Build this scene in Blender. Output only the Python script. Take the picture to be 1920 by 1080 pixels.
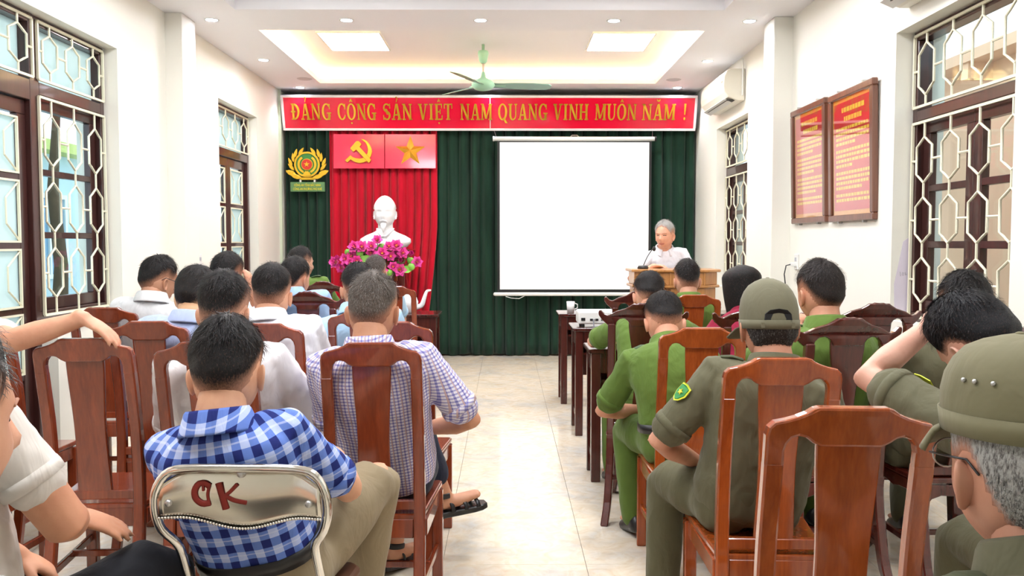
import bpy, bmesh, math, random
import numpy as np
from mathutils import Vector, Matrix, noise

# ------------------------------------------------------------------ clear
for _o in list(bpy.data.objects):
    bpy.data.objects.remove(_o, do_unlink=True)
SC = bpy.context.scene
COL = SC.collection
PI = math.pi
random.seed(7)

# ------------------------------------------------------------------ camera
_cd = bpy.data.cameras.new('camera')
_cam = bpy.data.objects.new('camera', _cd)
COL.objects.link(_cam)
_cam.location = (0.0, 0.0, 1.40)
_cam.rotation_euler = (PI / 2 - math.atan(84 / 1600.0), 0.0, -math.atan(12 / 1600.0))
_cd.sensor_width = 36.0
_cd.lens = 1600.0 / 1920.0 * 36.0
_cd.clip_start = 0.05
_cd.clip_end = 200
SC.camera = _cam

# ------------------------------------------------------------------ world (bright overcast sky)
_w = bpy.data.worlds.new('sky')
SC.world = _w
_w.use_nodes = True
_bg = _w.node_tree.nodes['Background']
_bg.inputs[0].default_value = (0.80, 0.90, 1.0, 1)
_bg.inputs[1].default_value = 1.25

# ------------------------------------------------------------------ exposure
SC.view_settings.view_transform = 'Standard'
SC.view_settings.look = 'None'
SC.view_settings.gamma = 1.0
SC.view_settings.use_curve_mapping = False
SC.view_settings.exposure = 1.08
SC.cycles.use_denoising = True
SC.cycles.use_adaptive_sampling = True
SC.cycles.adaptive_threshold = 0.02
SC.cycles.max_bounces = 6
SC.cycles.diffuse_bounces = 3
SC.cycles.glossy_bounces = 3
SC.cycles.transparent_max_bounces = 12
SC.cycles.sample_clamp_indirect = 6.0
SC.cycles.caustics_reflective = False
SC.cycles.caustics_refractive = False

LED_PANEL = 17.0       # emission of the square ceiling panels
LED_SPOT = 10.0        # watts of a downlight
LED_COVE = 9.0         # emission of the cove strips

# ------------------------------------------------------------------ material helpers
MATS = {}

def srgb(r, g, b):
    def f(c):
        c /= 255.0
        return c / 12.92 if c <= 0.04045 else ((c + 0.055) / 1.055) ** 2.4
    return (f(r), f(g), f(b), 1.0)

class NT:
    """small helper round a material node tree"""
    def __init__(self, name):
        self.m = bpy.data.materials.new(name)
        self.m.use_nodes = True
        self.t = self.m.node_tree
        self.b = self.t.nodes['Principled BSDF']
        MATS[name] = self.m
    def n(self, typ, **kw):
        nd = self.t.nodes.new(typ)
        for k, v in kw.items():
            setattr(nd, k, v)
        return nd
    def l(self, a, b):
        self.t.links.new(a, b)
    def set(self, **kw):
        for k, v in kw.items():
            self.b.inputs[k.replace('_', ' ')].default_value = v
    def coord(self, kind='Object', scale=(1, 1, 1), rot=(0, 0, 0)):
        tc = self.n('ShaderNodeTexCoord')
        mp = self.n('ShaderNodeMapping')
        mp.inputs['Scale'].default_value = scale
        mp.inputs['Rotation'].default_value = rot
        self.l(tc.outputs[kind], mp.inputs['Vector'])
        return mp.outputs['Vector']
    def noise(self, vec, scale=5, detail=4, rough=0.55, dist=0.0):
        nz = self.n('ShaderNodeTexNoise')
        nz.inputs['Scale'].default_value = scale
        nz.inputs['Detail'].default_value = detail
        nz.inputs['Roughness'].default_value = rough
        nz.inputs['Distortion'].default_value = dist
        if vec is not None:
            self.l(vec, nz.inputs['Vector'])
        return nz.outputs['Fac']
    def ramp(self, fac, stops):
        r = self.n('ShaderNodeValToRGB')
        el = r.color_ramp.elements
        while len(el) < len(stops):
            el.new(0.5)
        for e, (p, c) in zip(el, stops):
            e.position = p
            e.color = c if len(c) == 4 else (*c, 1)
        self.l(fac, r.inputs['Fac'])
        return r.outputs['Color']
    def mix(self, fac, a, b, mode='MIX'):
        mx = self.n('ShaderNodeMix', data_type='RGBA', blend_type=mode)
        for sock, v in ((mx.inputs[0], fac), (mx.inputs[6], a), (mx.inputs[7], b)):
            if isinstance(v, (int, float)):
                sock.default_value = v
            elif isinstance(v, tuple):
                sock.default_value = v if len(v) == 4 else (*v, 1)
            else:
                self.l(v, sock)
        return mx.outputs[2]
    def math(self, op, a, b=None):
        nd = self.n('ShaderNodeMath', operation=op)
        for s, v in ((nd.inputs[0], a), (nd.inputs[1], b)):
            if v is None:
                continue
            if isinstance(v, (int, float)):
                s.default_value = v
            else:
                self.l(v, s)
        return nd.outputs[0]
    def bump(self, h, strength=0.2, dist=0.01):
        bp = self.n('ShaderNodeBump')
        bp.inputs['Strength'].default_value = strength
        bp.inputs['Distance'].default_value = dist
        self.l(h, bp.inputs['Height'])
        self.l(bp.outputs['Normal'], self.b.inputs['Normal'])
    def color(self, c):
        self.l(c, self.b.inputs['Base Color'])

def plain(name, col, rough=0.5, metal=0.0, var=0.06, bump=0.0, bscale=60, spec=0.5, coat=0.0, nscale=4.0):
    t = NT(name)
    v = t.coord('Object')
    nz = t.noise(v, nscale, 3)
    c = col if len(col) == 4 else (*col, 1)
    lo = tuple(max(0, x * (1 - var)) for x in c[:3]) + (1,)
    hi = tuple(min(1, x * (1 + var)) for x in c[:3]) + (1,)
    t.color(t.ramp(nz, [(0.3, lo), (0.7, hi)]))
    t.set(Roughness=rough, Metallic=metal)
    t.b.inputs['Specular IOR Level'].default_value = spec
    if coat:
        t.b.inputs['Coat Weight'].default_value = coat
        t.b.inputs['Coat Roughness'].default_value = 0.08
    if bump:
        t.bump(t.noise(v, bscale, 4), bump, 0.01)
    return t.m

def emit(name, col, strength):
    t = NT(name)
    t.set(Base_Color=col, Roughness=0.5)
    t.b.inputs['Emission Color'].default_value = col
    t.b.inputs['Emission Strength'].default_value = strength
    return t.m

def wood(name, dark, light, rough=0.22, coat=0.6, axis='Z', grain=1.0):
    t = NT(name)
    sc = {'Z': (14, 14, 1.1), 'X': (1.1, 14, 14), 'Y': (14, 1.1, 14)}[axis]
    v = t.coord('Object', scale=tuple(s * grain for s in sc))
    n1 = t.noise(v, 1.6, 6, 0.62, 0.6)
    n2 = t.noise(t.coord('Object', scale=tuple(s * 5 * grain for s in sc)), 2.0, 4, 0.6)
    oi = t.n('ShaderNodeObjectInfo')
    mixf = t.math('ADD', t.math('MULTIPLY', n1, 0.75), t.math('MULTIPLY', n2, 0.25))
    c = t.ramp(mixf, [(0.30, dark), (0.52, tuple((a + b) / 2 for a, b in zip(dark, light))), (0.72, light)])
    v2 = t.math('ADD', 0.88, t.math('MULTIPLY', oi.outputs['Random'], 0.2))
    hs = t.n('ShaderNodeHueSaturation')
    t.l(v2, hs.inputs['Value'])
    t.l(c, hs.inputs['Color'])
    t.color(hs.outputs['Color'])
    t.set(Roughness=rough)
    t.b.inputs['Coat Weight'].default_value = coat
    t.b.inputs['Coat Roughness'].default_value = 0.06
    t.bump(n2, 0.05, 0.004)
    return t.m

# ------------------------------------------------------------------ mesh helpers
class MB:
    def __init__(self):
        self.v = []
        self.f = []
    def add(self, vs, fs):
        o = len(self.v)
        self.v.extend([tuple(p) for p in vs])
        self.f.extend([tuple(i + o for i in q) for q in fs])
        return self
    def box(self, c, s, rot=None):
        hx, hy, hz = s[0] / 2, s[1] / 2, s[2] / 2
        vs = [Vector((x, y, z)) for z in (-hz, hz) for y in (-hy, hy) for x in (-hx, hx)]
        if rot is not None:
            vs = [rot @ p for p in vs]
        c = Vector(c)
        return self.add([p + c for p in vs], [(0, 2, 3, 1), (4, 5, 7, 6), (0, 1, 5, 4), (2, 6, 7, 3), (0, 4, 6, 2), (1, 3, 7, 5)])
    def span(self, x0, x1, y0, y1, z0, z1):
        return self.box(((x0 + x1) / 2, (y0 + y1) / 2, (z0 + z1) / 2), (abs(x1 - x0), abs(y1 - y0), abs(z1 - z0)))
    def loft(self, rings, cap=True):
        n = len(rings[0])
        vs = [p for r in rings for p in r]
        fs = []
        for i in range(len(rings) - 1):
            a, b = i * n, (i + 1) * n
            for k in range(n):
                k2 = (k + 1) % n
                fs.append((a + k, a + k2, b + k2, b + k))
        if cap:
            fs.append(tuple(reversed(range(n))))
            fs.append(tuple(range((len(rings) - 1) * n, len(rings) * n)))
        return self.add(vs, fs)
    def tube(self, pts, rad, seg=10, flat=None, up=None, round_ends=True, close=False):
        """swept tube; rad number or list; flat = list of second radii"""
        pts = [Vector(p) for p in pts]
        n = len(pts)
        rad = [rad] * n if isinstance(rad, (int, float)) else list(rad)
        fl = rad if flat is None else ([flat] * n if isinstance(flat, (int, float)) else list(flat))
        tang = []
        for i in range(n):
            if close:
                a, b = pts[i - 1], pts[(i + 1) % n]
            else:
                a, b = pts[max(0, i - 1)], pts[min(n - 1, i + 1)]
            d = (b - a)
            tang.append(d.normalized() if d.length > 1e-9 else Vector((0, 0, 1)))
        u = Vector(up) if up is not None else (Vector((0, 0, 1)) if abs(tang[0].z) < 0.9 else Vector((0, 1, 0)))
        rings = []
        def ring(c, t, u, ra, rb):
            s = t.cross(u).normalized()
            w = s.cross(t).normalized()
            return [c + s * (ra * math.cos(2 * PI * k / seg)) + w * (rb * math.sin(2 * PI * k / seg)) for k in range(seg)]
        for i in range(n):
            t = tang[i]
            u = (u - t * u.dot(t))
            if u.length < 1e-6:
                u = Vector((1, 0, 0)) - t * t.x
            u.normalize()
            if i == 0 and round_ends and not close:
                for a in (80, 50, 22):
                    c, s = math.cos(math.radians(a)), math.sin(math.radians(a))
                    m = min(rad[0], fl[0])
                    rings.append(ring(pts[0] - t * (m * s), t, u, rad[0] * c, fl[0] * c))
            rings.append(ring(pts[i], t, u, rad[i], fl[i]))
            if i == n - 1 and round_ends and not close:
                for a in (22, 50, 80):
                    c, s = math.cos(math.radians(a)), math.sin(math.radians(a))
                    m = min(rad[-1], fl[-1])
                    rings.append(ring(pts[-1] + t * (m * s), t, u, rad[-1] * c, fl[-1] * c))
        if close:
            rings.append(rings[0])
            return self.loft(rings, cap=False)
        return self.loft(rings)
    def prism(self, poly, t, frame=None):
        """extrude a 2-D outline (u,v) by +-t/2 along w; frame(u,v,w) -> point, default u=x, v=z, w=y"""
        fr = frame or (lambda u, v, w: (u, w, v))
        n = len(poly)
        vs = [fr(u, v, -t / 2) for u, v in poly] + [fr(u, v, t / 2) for u, v in poly]
        fs = [tuple(range(n)), tuple(reversed(range(n, 2 * n)))]
        for k in range(n):
            k2 = (k + 1) % n
            fs.append((k, n + k, n + k2, k2))
        return self.add(vs, fs)
    def lathe(self, prof, seg=24, c=(0, 0, 0), axis='Z'):
        rings = []
        for r, h in prof:
            ring = []
            for k in range(seg):
                a = 2 * PI * k / seg
                x, y = r * math.cos(a), r * math.sin(a)
                p = {'Z': (x, y, h), 'Y': (x, h, -y), 'X': (h, x, y)}[axis]
                ring.append((p[0] + c[0], p[1] + c[1], p[2] + c[2]))
            rings.append(ring)
        return self.loft(rings)
    def sphere(self, c, r, seg=12, rows=8, s=(1, 1, 1), rot=None):
        rings = []
        c = Vector(c)
        for i in range(1, rows):
            a = PI * i / rows
            ring = []
            for k in range(seg):
                b = 2 * PI * k / seg
                p = Vector((r * s[0] * math.sin(a) * math.cos(b), r * s[1] * math.sin(a) * math.sin(b), -r * s[2] * math.cos(a)))
                if rot is not None:
                    p = rot @ p
                ring.append(c + p)
            rings.append(ring)
        return self.loft(rings)
    def mesh(self, name, bevel=0.0, smooth=False, seg=1, fix=True):
        me = bpy.data.meshes.new(name)
        me.from_pydata(self.v, [], self.f)
        if fix or bevel:
            bm = bmesh.new()
            bm.from_mesh(me)
            bmesh.ops.recalc_face_normals(bm, faces=bm.faces)
            if bevel:
                es = [e for e in bm.edges if len(e.link_faces) == 2 and e.calc_face_angle(0) > math.radians(35)]
                bmesh.ops.bevel(bm, geom=es, offset=bevel, segments=seg, affect='EDGES', clamp_overlap=True, profile=0.5)
            bm.to_mesh(me)
            bm.free()
        me.polygons.foreach_set('use_smooth', [bool(smooth)] * len(me.polygons))
        me.update()
        return me
    def build(self, name, m, parent=None, bevel=0.0, smooth=False, seg=1, fix=True):
        me = self.mesh(name, bevel, smooth, seg, fix)
        o = bpy.data.objects.new(name, me)
        COL.objects.link(o)
        if m is not None:
            me.materials.append(m)
        if smooth == 'angle':
            pass
        if parent is not None:
            o.parent = parent
        return o

def auto_smooth(o, deg=35):
    """smooth shading with sharp edges above an angle"""
    me = o.data
    bm = bmesh.new()
    bm.from_mesh(me)
    for f in bm.faces:
        f.smooth = True
    for e in bm.edges:
        if len(e.link_faces) == 2 and e.calc_face_angle(0) > math.radians(deg):
            e.smooth = False
    bm.to_mesh(me)
    bm.free()
    return o

def tag(o, label, cat, group=None):
    o['label'] = label
    o['category'] = cat
    if group:
        o['group'] = group
    return o

def thing(name, label, cat, loc=(0, 0, 0), rz=0.0, group=None):
    o = bpy.data.objects.new(name, None)
    o.empty_display_size = 0.1
    COL.objects.link(o)
    o.location = loc
    o.rotation_euler = (0, 0, rz)
    return tag(o, label, cat, group)

def struct(o):
    o['kind'] = 'structure'
    return o

def stuff(o):
    o['kind'] = 'stuff'
    return o

def empty_struct(name, loc=(0, 0, 0)):
    o = bpy.data.objects.new(name, None)
    COL.objects.link(o)
    o.location = loc
    return struct(o)

def inst(me, name, parent=None, loc=(0, 0, 0), rot=(0, 0, 0), scale=None):
    o = bpy.data.objects.new(name, me)
    COL.objects.link(o)
    o.location = loc
    o.rotation_euler = rot
    if scale is not None:
        o.scale = scale
    if parent is not None:
        o.parent = parent
    return o

def copy_tree(o, parent=None):
    c = o.copy()
    COL.objects.link(c)
    c.parent = parent
    for ch in list(o.children):
        copy_tree(ch, c)
    return c

def arc(cx, cy, rx, ry, a0, a1, n):
    return [(cx + rx * math.cos(math.radians(a0 + (a1 - a0) * k / n)), cy + ry * math.sin(math.radians(a0 + (a1 - a0) * k / n))) for k in range(n + 1)]

def smoothstep(a, b, x):
    t = min(1.0, max(0.0, (x - a) / (b - a)))
    return t * t * (3 - 2 * t)

# ------------------------------------------------------------------ common materials
def _paint(name, col, stain=0.03):
    t = NT(name)
    v = t.coord('Object')
    n1 = t.noise(v, 0.8, 5, 0.6)
    n2 = t.noise(v, 45, 3)
    lo = tuple(x * (1 - stain) for x in col[:3]) + (1,)
    t.color(t.ramp(n1, [(0.35, lo), (0.6, col)]))
    t.set(Roughness=0.55)
    t.bump(n2, 0.06, 0.004)
    return t.m

M_WALL = _paint('cream_wall_paint', srgb(248, 245, 234))
M_CEIL = _paint('white_ceiling_paint', srgb(250, 248, 251), 0.012)
M_DARKWOOD = wood('dark_window_wood', srgb(52, 26, 24), srgb(78, 42, 38), 0.3, 0.4)
M_CREAMBAR = plain('cream_grille_enamel', srgb(238, 232, 205), 0.35, var=0.03)
M_WHITE = plain('white_plastic', srgb(236, 236, 232), 0.35, var=0.02)
M_BLACK = plain('black_plastic', (0.012, 0.012, 0.013, 1), 0.35, var=0.1)
M_CHROME = plain('chromed_steel', srgb(225, 222, 215), 0.12, metal=1.0, var=0.04)
M_STEEL = plain('brushed_steel', srgb(190, 190, 190), 0.3, metal=1.0)
M_WOOD_RED = wood('reddish_chair_wood', srgb(102, 38, 18), srgb(156, 68, 34), 0.25, 0.7)
M_WOOD_ORANGE = wood('orange_chair_wood', srgb(130, 52, 14), srgb(192, 94, 36), 0.22, 0.8)
M_WOOD_DARK = wood('dark_carved_chair_wood', srgb(62, 20, 15), srgb(104, 38, 28), 0.25, 0.7)
M_WOOD_DESK = wood('dark_desk_wood', srgb(52, 18, 14), srgb(88, 36, 28), 0.25, 0.6)
M_WOOD_LECTERN = wood('honey_lectern_wood', srgb(170, 108, 48), srgb(212, 154, 86), 0.35, 0.4)
M_GOLD = plain('mirror_gold_plate', srgb(246, 186, 58), 0.2, metal=0.6, var=0.03)
M_GOLDPAINT = plain('gold_relief_paint', srgb(236, 190, 50), 0.3, metal=0.35, var=0.05)

def _glass():
    t = NT('clear_window_glass')
    out = t.t.nodes['Material Output']
    tr = t.n('ShaderNodeBsdfTransparent')
    tr.inputs[0].default_value = (0.86, 0.95, 0.96, 1)
    gl = t.n('ShaderNodeBsdfGlossy')
    gl.inputs['Roughness'].default_value = 0.02
    lw = t.n('ShaderNodeLayerWeight')
    lw.inputs[0].default_value = 0.5
    fr = t.n('ShaderNodeMath', operation='MULTIPLY_ADD')
    t.l(t.math('POWER', lw.outputs['Facing'], 4.0), fr.inputs[0])
    fr.inputs[1].default_value = 0.45
    fr.inputs[2].default_value = 0.03
    v = t.coord('Object')
    tint = t.mix(t.noise(v, 1.5, 2), (0.84, 0.94, 0.95), (0.9, 0.97, 0.97))
    t.l(tint, tr.inputs[0])
    mx = t.n('ShaderNodeMixShader')
    t.l(fr.outputs[0], mx.inputs[0])
    t.l(tr.outputs[0], mx.inputs[1])
    t.l(gl.outputs[0], mx.inputs[2])
    t.l(mx.outputs[0], out.inputs[0])
    return t.m
M_GLASS = _glass()

def _frost():
    t = NT('frosted_window_glass')
    out = t.t.nodes['Material Output']
    tl = t.n('ShaderNodeBsdfTranslucent')
    df = t.n('ShaderNodeBsdfDiffuse')
    v = t.coord('Object')
    c = t.mix(t.noise(v, 2.0, 3), (0.72, 0.84, 0.82), (0.82, 0.90, 0.88))
    t.l(c, tl.inputs[0])
    t.l(c, df.inputs[0])
    mx = t.n('ShaderNodeMixShader')
    mx.inputs[0].default_value = 0.35
    t.l(tl.outputs[0], mx.inputs[1])
    t.l(df.outputs[0], mx.inputs[2])
    t.l(mx.outputs[0], out.inputs[0])
    return t.m
M_FROST = _frost()

# ================================================================== ROOM SHELL
XL, XR = -2.73, 2.35
YB, YF = 10.70, -2.4
ZC = 3.245
WT = 0.30                       # wall thickness

# ---- floor: slab with every polished tile a piece of its own
def _tile_mat():
    t = NT('polished_cream_marble_tile')
    v = t.coord('Object')
    oi = t.n('ShaderNodeObjectInfo')
    off = t.n('ShaderNodeVectorMath', operation='ADD')
    t.l(v, off.inputs[0])
    t.l(oi.outputs['Location'], off.inputs[1])
    n1 = t.noise(off.outputs[0], 2.6, 7, 0.62, 0.9)
    n2 = t.noise(off.outputs[0], 9.0, 6, 0.65, 1.6)
    c1 = t.ramp(n1, [(0.32, srgb(206, 203, 197)), (0.5, srgb(226, 216, 199)), (0.68, srgb(236, 224, 203))])
    c2 = t.ramp(n2, [(0.40, (1, 1, 1, 1)), (0.60, srgb(243, 231, 212)), (0.72, srgb(231, 210, 178))])
    t.color(t.mix(0.6, c1, c2, 'MULTIPLY'))
    t.set(Roughness=0.10)
    t.b.inputs['Specular IOR Level'].default_value = 0.17
    return t.m
M_TILE = _tile_mat()
M_GROUT = plain('tile_grout', srgb(176, 166, 150), 0.8)
floor = struct(MB().span(XL - WT, XR + WT, YF - WT, YB + WT, -0.12, -0.006).build('floor', M_GROUT))
TS = 0.627
_tm = MB().span(-TS / 2 + 0.0009, TS / 2 - 0.0009, -TS / 2 + 0.0009, TS / 2 - 0.0009, -0.006, 0.0).mesh('tile', bevel=0.0008)
_tm.materials.append(M_TILE)
_i0 = int(math.floor((XL - 0.35) / TS)) - 1
for i in range(_i0, 6):
    cx = 0.35 + (i + 0.5) * TS
    if cx + TS / 2 < XL or cx - TS / 2 > XR:
        continue
    for j in range(-5, 18):
        cy = 0.52 + (j + 0.5) * TS
        if cy + TS / 2 < YF or cy - TS / 2 > YB:
            continue
        x0, x1 = max(cx - TS / 2, XL - 0.02), min(cx + TS / 2, XR + 0.02)
        sx = (x1 - x0) / TS
        inst(_tm, 'tile', floor, ((x0 + x1) / 2, cy, 0), (0, 0, 0), (sx, 1, 1))

# ---- walls with openings (boxes round each opening, joined as one wall)
def wall_side(name, x_in, x_out, openings):
    ys = sorted({YF - WT, YB + WT} | {a for o in openings for a in o[:2]})
    mb = MB()
    for a, b in zip(ys[:-1], ys[1:]):
        op = [o for o in openings if o[0] <= a + 1e-6 and o[1] >= b - 1e-6]
        if op:
            z0, z1 = op[0][2], op[0][3]
            if z0 > 0:
                mb.span(x_in, x_out, a, b, -0.05, z0)
            mb.span(x_in, x_out, a, b, z1, ZC + 0.35)
        else:
            mb.span(x_in, x_out, a, b, -0.05, ZC + 0.35)
    return struct(mb.build(name, M_WALL))

OPL = [(3.95, 5.20, 0.0, 2.765), (5.20, 6.095, 0.93, 2.765), (8.21, 9.47, 0.0, 2.78),
       (-1.6, 0.4, 0.93, 2.7)]
OPR = [(3.96, 5.185, 0.93, 2.66), (8.33, 9.55, 0.93, 2.665), (-1.6, 0.4, 0.93, 2.66)]
wall_left = wall_side('wall_left', XL, XL - WT, OPL)
wall_right = wall_side('wall_right', XR, XR + WT, OPR)
wall_back = struct(MB().span(XL - WT, XR + WT, YB, YB + WT, -0.05, ZC + 0.35).build('wall_back', M_WALL))
wall_front = struct(MB().span(XL - WT, XR + WT, YF - WT, YF, -0.05, ZC + 0.35).build('wall_front', M_WALL))
# pilasters
struct(MB().span(XL - 0.02, XL + 0.135, 6.96, 7.26, 0, ZC).build('trim_1', M_WALL, bevel=0.004))
struct(MB().span(XR + 0.02, XR - 0.155, 7.05, 7.33, 0, ZC).build('trim_2', M_WALL, bevel=0.004))
# thin timber strip where the curtain wall meets the left wall
struct(MB().span(XL - 0.005, XL + 0.03, 10.36, 10.40, 0, ZC).build('trim_3', plain('pale_green_trim', srgb(205, 214, 190), 0.5)))

# ---- ceiling: soffit, two recessed trays
TX0, TX1 = -2.14, 1.735
T1 = (0.6, 6.86)        # near tray
T2 = (7.52, 9.98)       # far tray
TZ = 3.40
def tray_ceiling():
    mb = MB()
    t = 0.05
    z0, z1 = ZC, ZC + t
    ys = [YF - 0.1, T1[0], T1[1], T2[0], T2[1], YB + 0.1]
    for k in (0, 2, 4):
        mb.span(XL - 0.1, XR + 0.1, ys[k], ys[k + 1], z0, z1)
    for a, b in (T1, T2):
        mb.span(XL - 0.1, TX0, a, b, z0, z1)
        mb.span(TX1, XR + 0.1, a, b, z0, z1)
    return struct(mb.build('ceiling', M_CEIL))
ceiling = tray_ceiling()
LIP = 0.13
for (a, b), l, zt in ((T1, 0.0, 3.42), (T2, LIP, TZ)):
    mb = MB()
    x0, x1, y0, y1 = TX0 - l, TX1 + l, a - l, b + l
    zb = ZC + 0.05
    mb.span(x0 - 0.04, x1 + 0.04, y0 - 0.04, y1 + 0.04, zt, zt + 0.05)
    mb.span(x0 - 0.04, x0, y0, y1, zb, zt)
    mb.span(x1, x1 + 0.04, y0, y1, zb, zt)
    mb.span(x0 - 0.04, x1 + 0.04, y0 - 0.04, y0, zb, zt)
    mb.span(x0 - 0.04, x1 + 0.04, y1, y1 + 0.04, zb, zt)
    mb.build('tray_recess', M_CEIL, ceiling)

# ---- light fittings -------------------------------------------------
M_COVE = emit('warm_cove_strip', srgb(255, 222, 150), LED_COVE)
M_PANEL = emit('white_led_panel', srgb(248, 250, 255), LED_PANEL)
M_LENS = emit('cool_downlight_lens', srgb(222, 232, 255), 22.0)
mid = (TX0 + TX1) / 2
for nm, side, spn in (('cove_light_strip', 'left', (TX0 - LIP + 0.02, TX0 - LIP + 0.05, T2[0], T2[1])),
                 ('cove_light_strip', 'right', (TX1 + LIP - 0.05, TX1 + LIP - 0.02, T2[0], T2[1])),
                 ('cove_light_strip', 'far', (TX0, TX1, T2[1] + LIP - 0.05, T2[1] + LIP - 0.02)),
                 ('cove_light_strip', 'near', (TX0, TX1, T2[0] - LIP + 0.02, T2[0] - LIP + 0.05))):
    o = MB().span(*spn, ZC + 0.052, ZC + 0.072).build(nm, M_COVE)
    tag(o, {'left': 'warm light strip hidden along the window side of the ceiling recess',
            'right': 'warm light strip hidden along the air conditioner side of the ceiling recess',
            'far': 'warm light strip hidden along the banner side of the ceiling recess',
            'near': 'warm light strip hidden along the audience side of the ceiling recess'}[side], 'light strip', 'warm cove strips in the ceiling recess')

def led_panel(x0, x1, y0, y1, z, label):
    cx, cy = (x0 + x1) / 2, (y0 + y1) / 2
    t = thing('ceiling_light_panel', label, 'ceiling light', (cx, cy, z), 0, 'square ceiling light panels')
    hx, hy = (x1 - x0) / 2, (y1 - y0) / 2
    MB().span(-hx, hx, -hy, hy, -0.014, -0.004).build('diffuser', M_PANEL, t)
    fr = MB()
    fr.span(-hx - .015, hx + .015, -hy - .015, -hy, -0.018, 0).span(-hx - .015, hx + .015, hy, hy + .015, -0.018, 0)
    fr.span(-hx - .015, -hx, -hy, hy, -0.018, 0).span(hx, hx + .015, -hy, hy, -0.018, 0)
    fr.build('frame', M_WHITE, t)
led_panel(-1.78, -1.20, 8.20, 8.92, TZ, 'left square light panel in the far ceiling recess')
led_panel(0.84, 1.42, 8.20, 8.92, TZ, 'right square light panel in the far ceiling recess')
for x, nx in ((-1.35, 'window side'), (0.95, 'poster side')):  # unseen panels, added to brighten the room from the near recess
    for y, ny in ((1.6, 'nearest row'), (3.6, 'middle row'), (5.5, 'farthest row')):
        led_panel(x - .32, x + .32, y - .32, y + .32, 3.42, f'added fill light panel out of view in the audience ceiling recess, {nx}, {ny}')

def downlight(x, y, z, label):
    t = thing('ceiling_downlight', label, 'downlight', (x, y, z), 0, 'round recessed ceiling downlights')
    MB().lathe([(0.046, -0.002), (0.058, -0.006), (0.062, 0.0), (0.062, 0.002), (0.046, 0.002)], 24).build('trim_ring', M_WHITE, t, smooth=True)
    MB().lathe([(0.002, -0.0035), (0.046, -0.0035), (0.046, 0.0), (0.002, 0.0)], 20).build('lens', M_LENS, t)
    ld = bpy.data.lights.new('downlight_lamp', 'SPOT')
    ld.energy = LED_SPOT
    ld.color = (0.9, 0.94, 1.0)
    ld.spot_size = math.radians(130)
    ld.spot_blend = 0.7
    ld.shadow_soft_size = 0.05
    lo = bpy.data.objects.new('downlight_lamp', ld)
    COL.objects.link(lo)
    lo.parent = t
    lo.location = (0, 0, -0.02)
DL = [(-2.43, 7.18, 'above the left pilaster, outermost of the near row'), (-1.316, 7.185, 'left of the three between the ceiling recesses'),
      (-0.207, 7.18, 'middle of the three between the ceiling recesses'), (0.90, 7.185, 'right of the three between the ceiling recesses'),
      (2.03, 7.19, 'above the right pilaster, outermost of the near row'), (-2.44, 8.73, 'beside the left edge of the bright ceiling recess'),
      (2.05, 8.75, 'beside the air conditioner on the ceiling edge'), (-2.44, 10.25, 'above the left end of the red banner'),
      (2.04, 10.23, 'above the right end of the red banner'), (-0.20, 10.25, 'above the middle of the red banner, behind the fan')]
for x, y, l in DL:
    downlight(x, y, ZC, 'round ceiling downlight ' + l)
for x, y, s in ((-2.26, 9.72, 'left'), (1.90, 9.74, 'right')):
    o = MB().lathe([(0.002, -0.006), (0.07, -0.006), (0.085, 0.0), (0.085, 0.002), (0.002, 0.002)], 24, (x, y, ZC)).build('ceiling_speaker', plain('grey_speaker_mesh_' + s, srgb(205, 200, 200), 0.7))
    tag(o, f'round pale grey ceiling speaker plate on the {s} ceiling edge', 'speaker')

# ---- windows and doors -----------------------------------------------
def hex_loop(mb, cy, cz, hw, hh, pt, r, X):
    """long hexagon with little shoulders, in the plane x = X"""
    k = hh - pt
    pts = [(-hw, -k), (-hw, k), (-hw * 0.62, k + pt * 0.35), (0, hh), (hw * 0.62, k + pt * 0.35), (hw, k), (hw, -k), (hw * 0.62, -k - pt * 0.35), (0, -hh), (-hw * 0.62, -k - pt * 0.35)]
    mb.tube([(X, cy + a, cz + b) for a, b in pts], r, 6, close=True, up=(1, 0, 0))

def grille(parent, X, y0, y1, z0, z1, cols, rows, r=0.0075):
    """cream welded grille: frame, hexagon loops and link bars, each a piece"""
    for a, b, c, d in ((y0, y0, z0, z1), (y1, y1, z0, z1)):
        MB().span(X - r, X + r, a - r, a + r, c, d).build('grille_frame_bar', M_CREAMBAR, parent)
    for c in (z0, z1):
        MB().span(X - r, X + r, y0, y1, c - r, c + r).build('grille_frame_bar', M_CREAMBAR, parent)
    W = (y1 - y0) / cols
    lead = 0.12 * (z1 - z0) / max(rows, 1) if rows > 1 else 0.06
    Hh = (z1 - z0 - 2 * lead) / rows
    gap = Hh * 0.12 if rows > 1 else 0.0
    hw = W * 0.31
    for i in range(cols):
        cy = y0 + (i + .5) * W
        for j in range(rows):
            cz = z0 + lead + (j + .5) * Hh
            m = MB()
            hh = Hh / 2 - gap
            hex_loop(m, cy, cz, hw, hh, min(0.075, hh * .4), r, X)
            m.build('grille_loop', M_CREAMBAR, parent, smooth=True)
            # vertical links
            top = z1 if j == rows - 1 else cz + Hh / 2 + gap
            m2 = MB().tube([(X, cy, cz + hh), (X, cy, top)], r, 6, round_ends=False)
            m2.build('grille_link', M_CREAMBAR, parent)
            if j == 0:
                MB().tube([(X, cy, z0), (X, cy, cz - hh)], r, 6, round_ends=False).build('grille_link', M_CREAMBAR, parent)
            # horizontal links
            a = y0 if i == 0 else cy - W + hw
            MB().tube([(X, a, cz), (X, cy - hw, cz)], r, 6, round_ends=False).build('grille_link', M_CREAMBAR, parent)
            if i == cols - 1:
                MB().tube([(X, cy + hw, cz), (X, y1, cz)], r, 6, round_ends=False).build('grille_link', M_CREAMBAR, parent)

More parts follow.
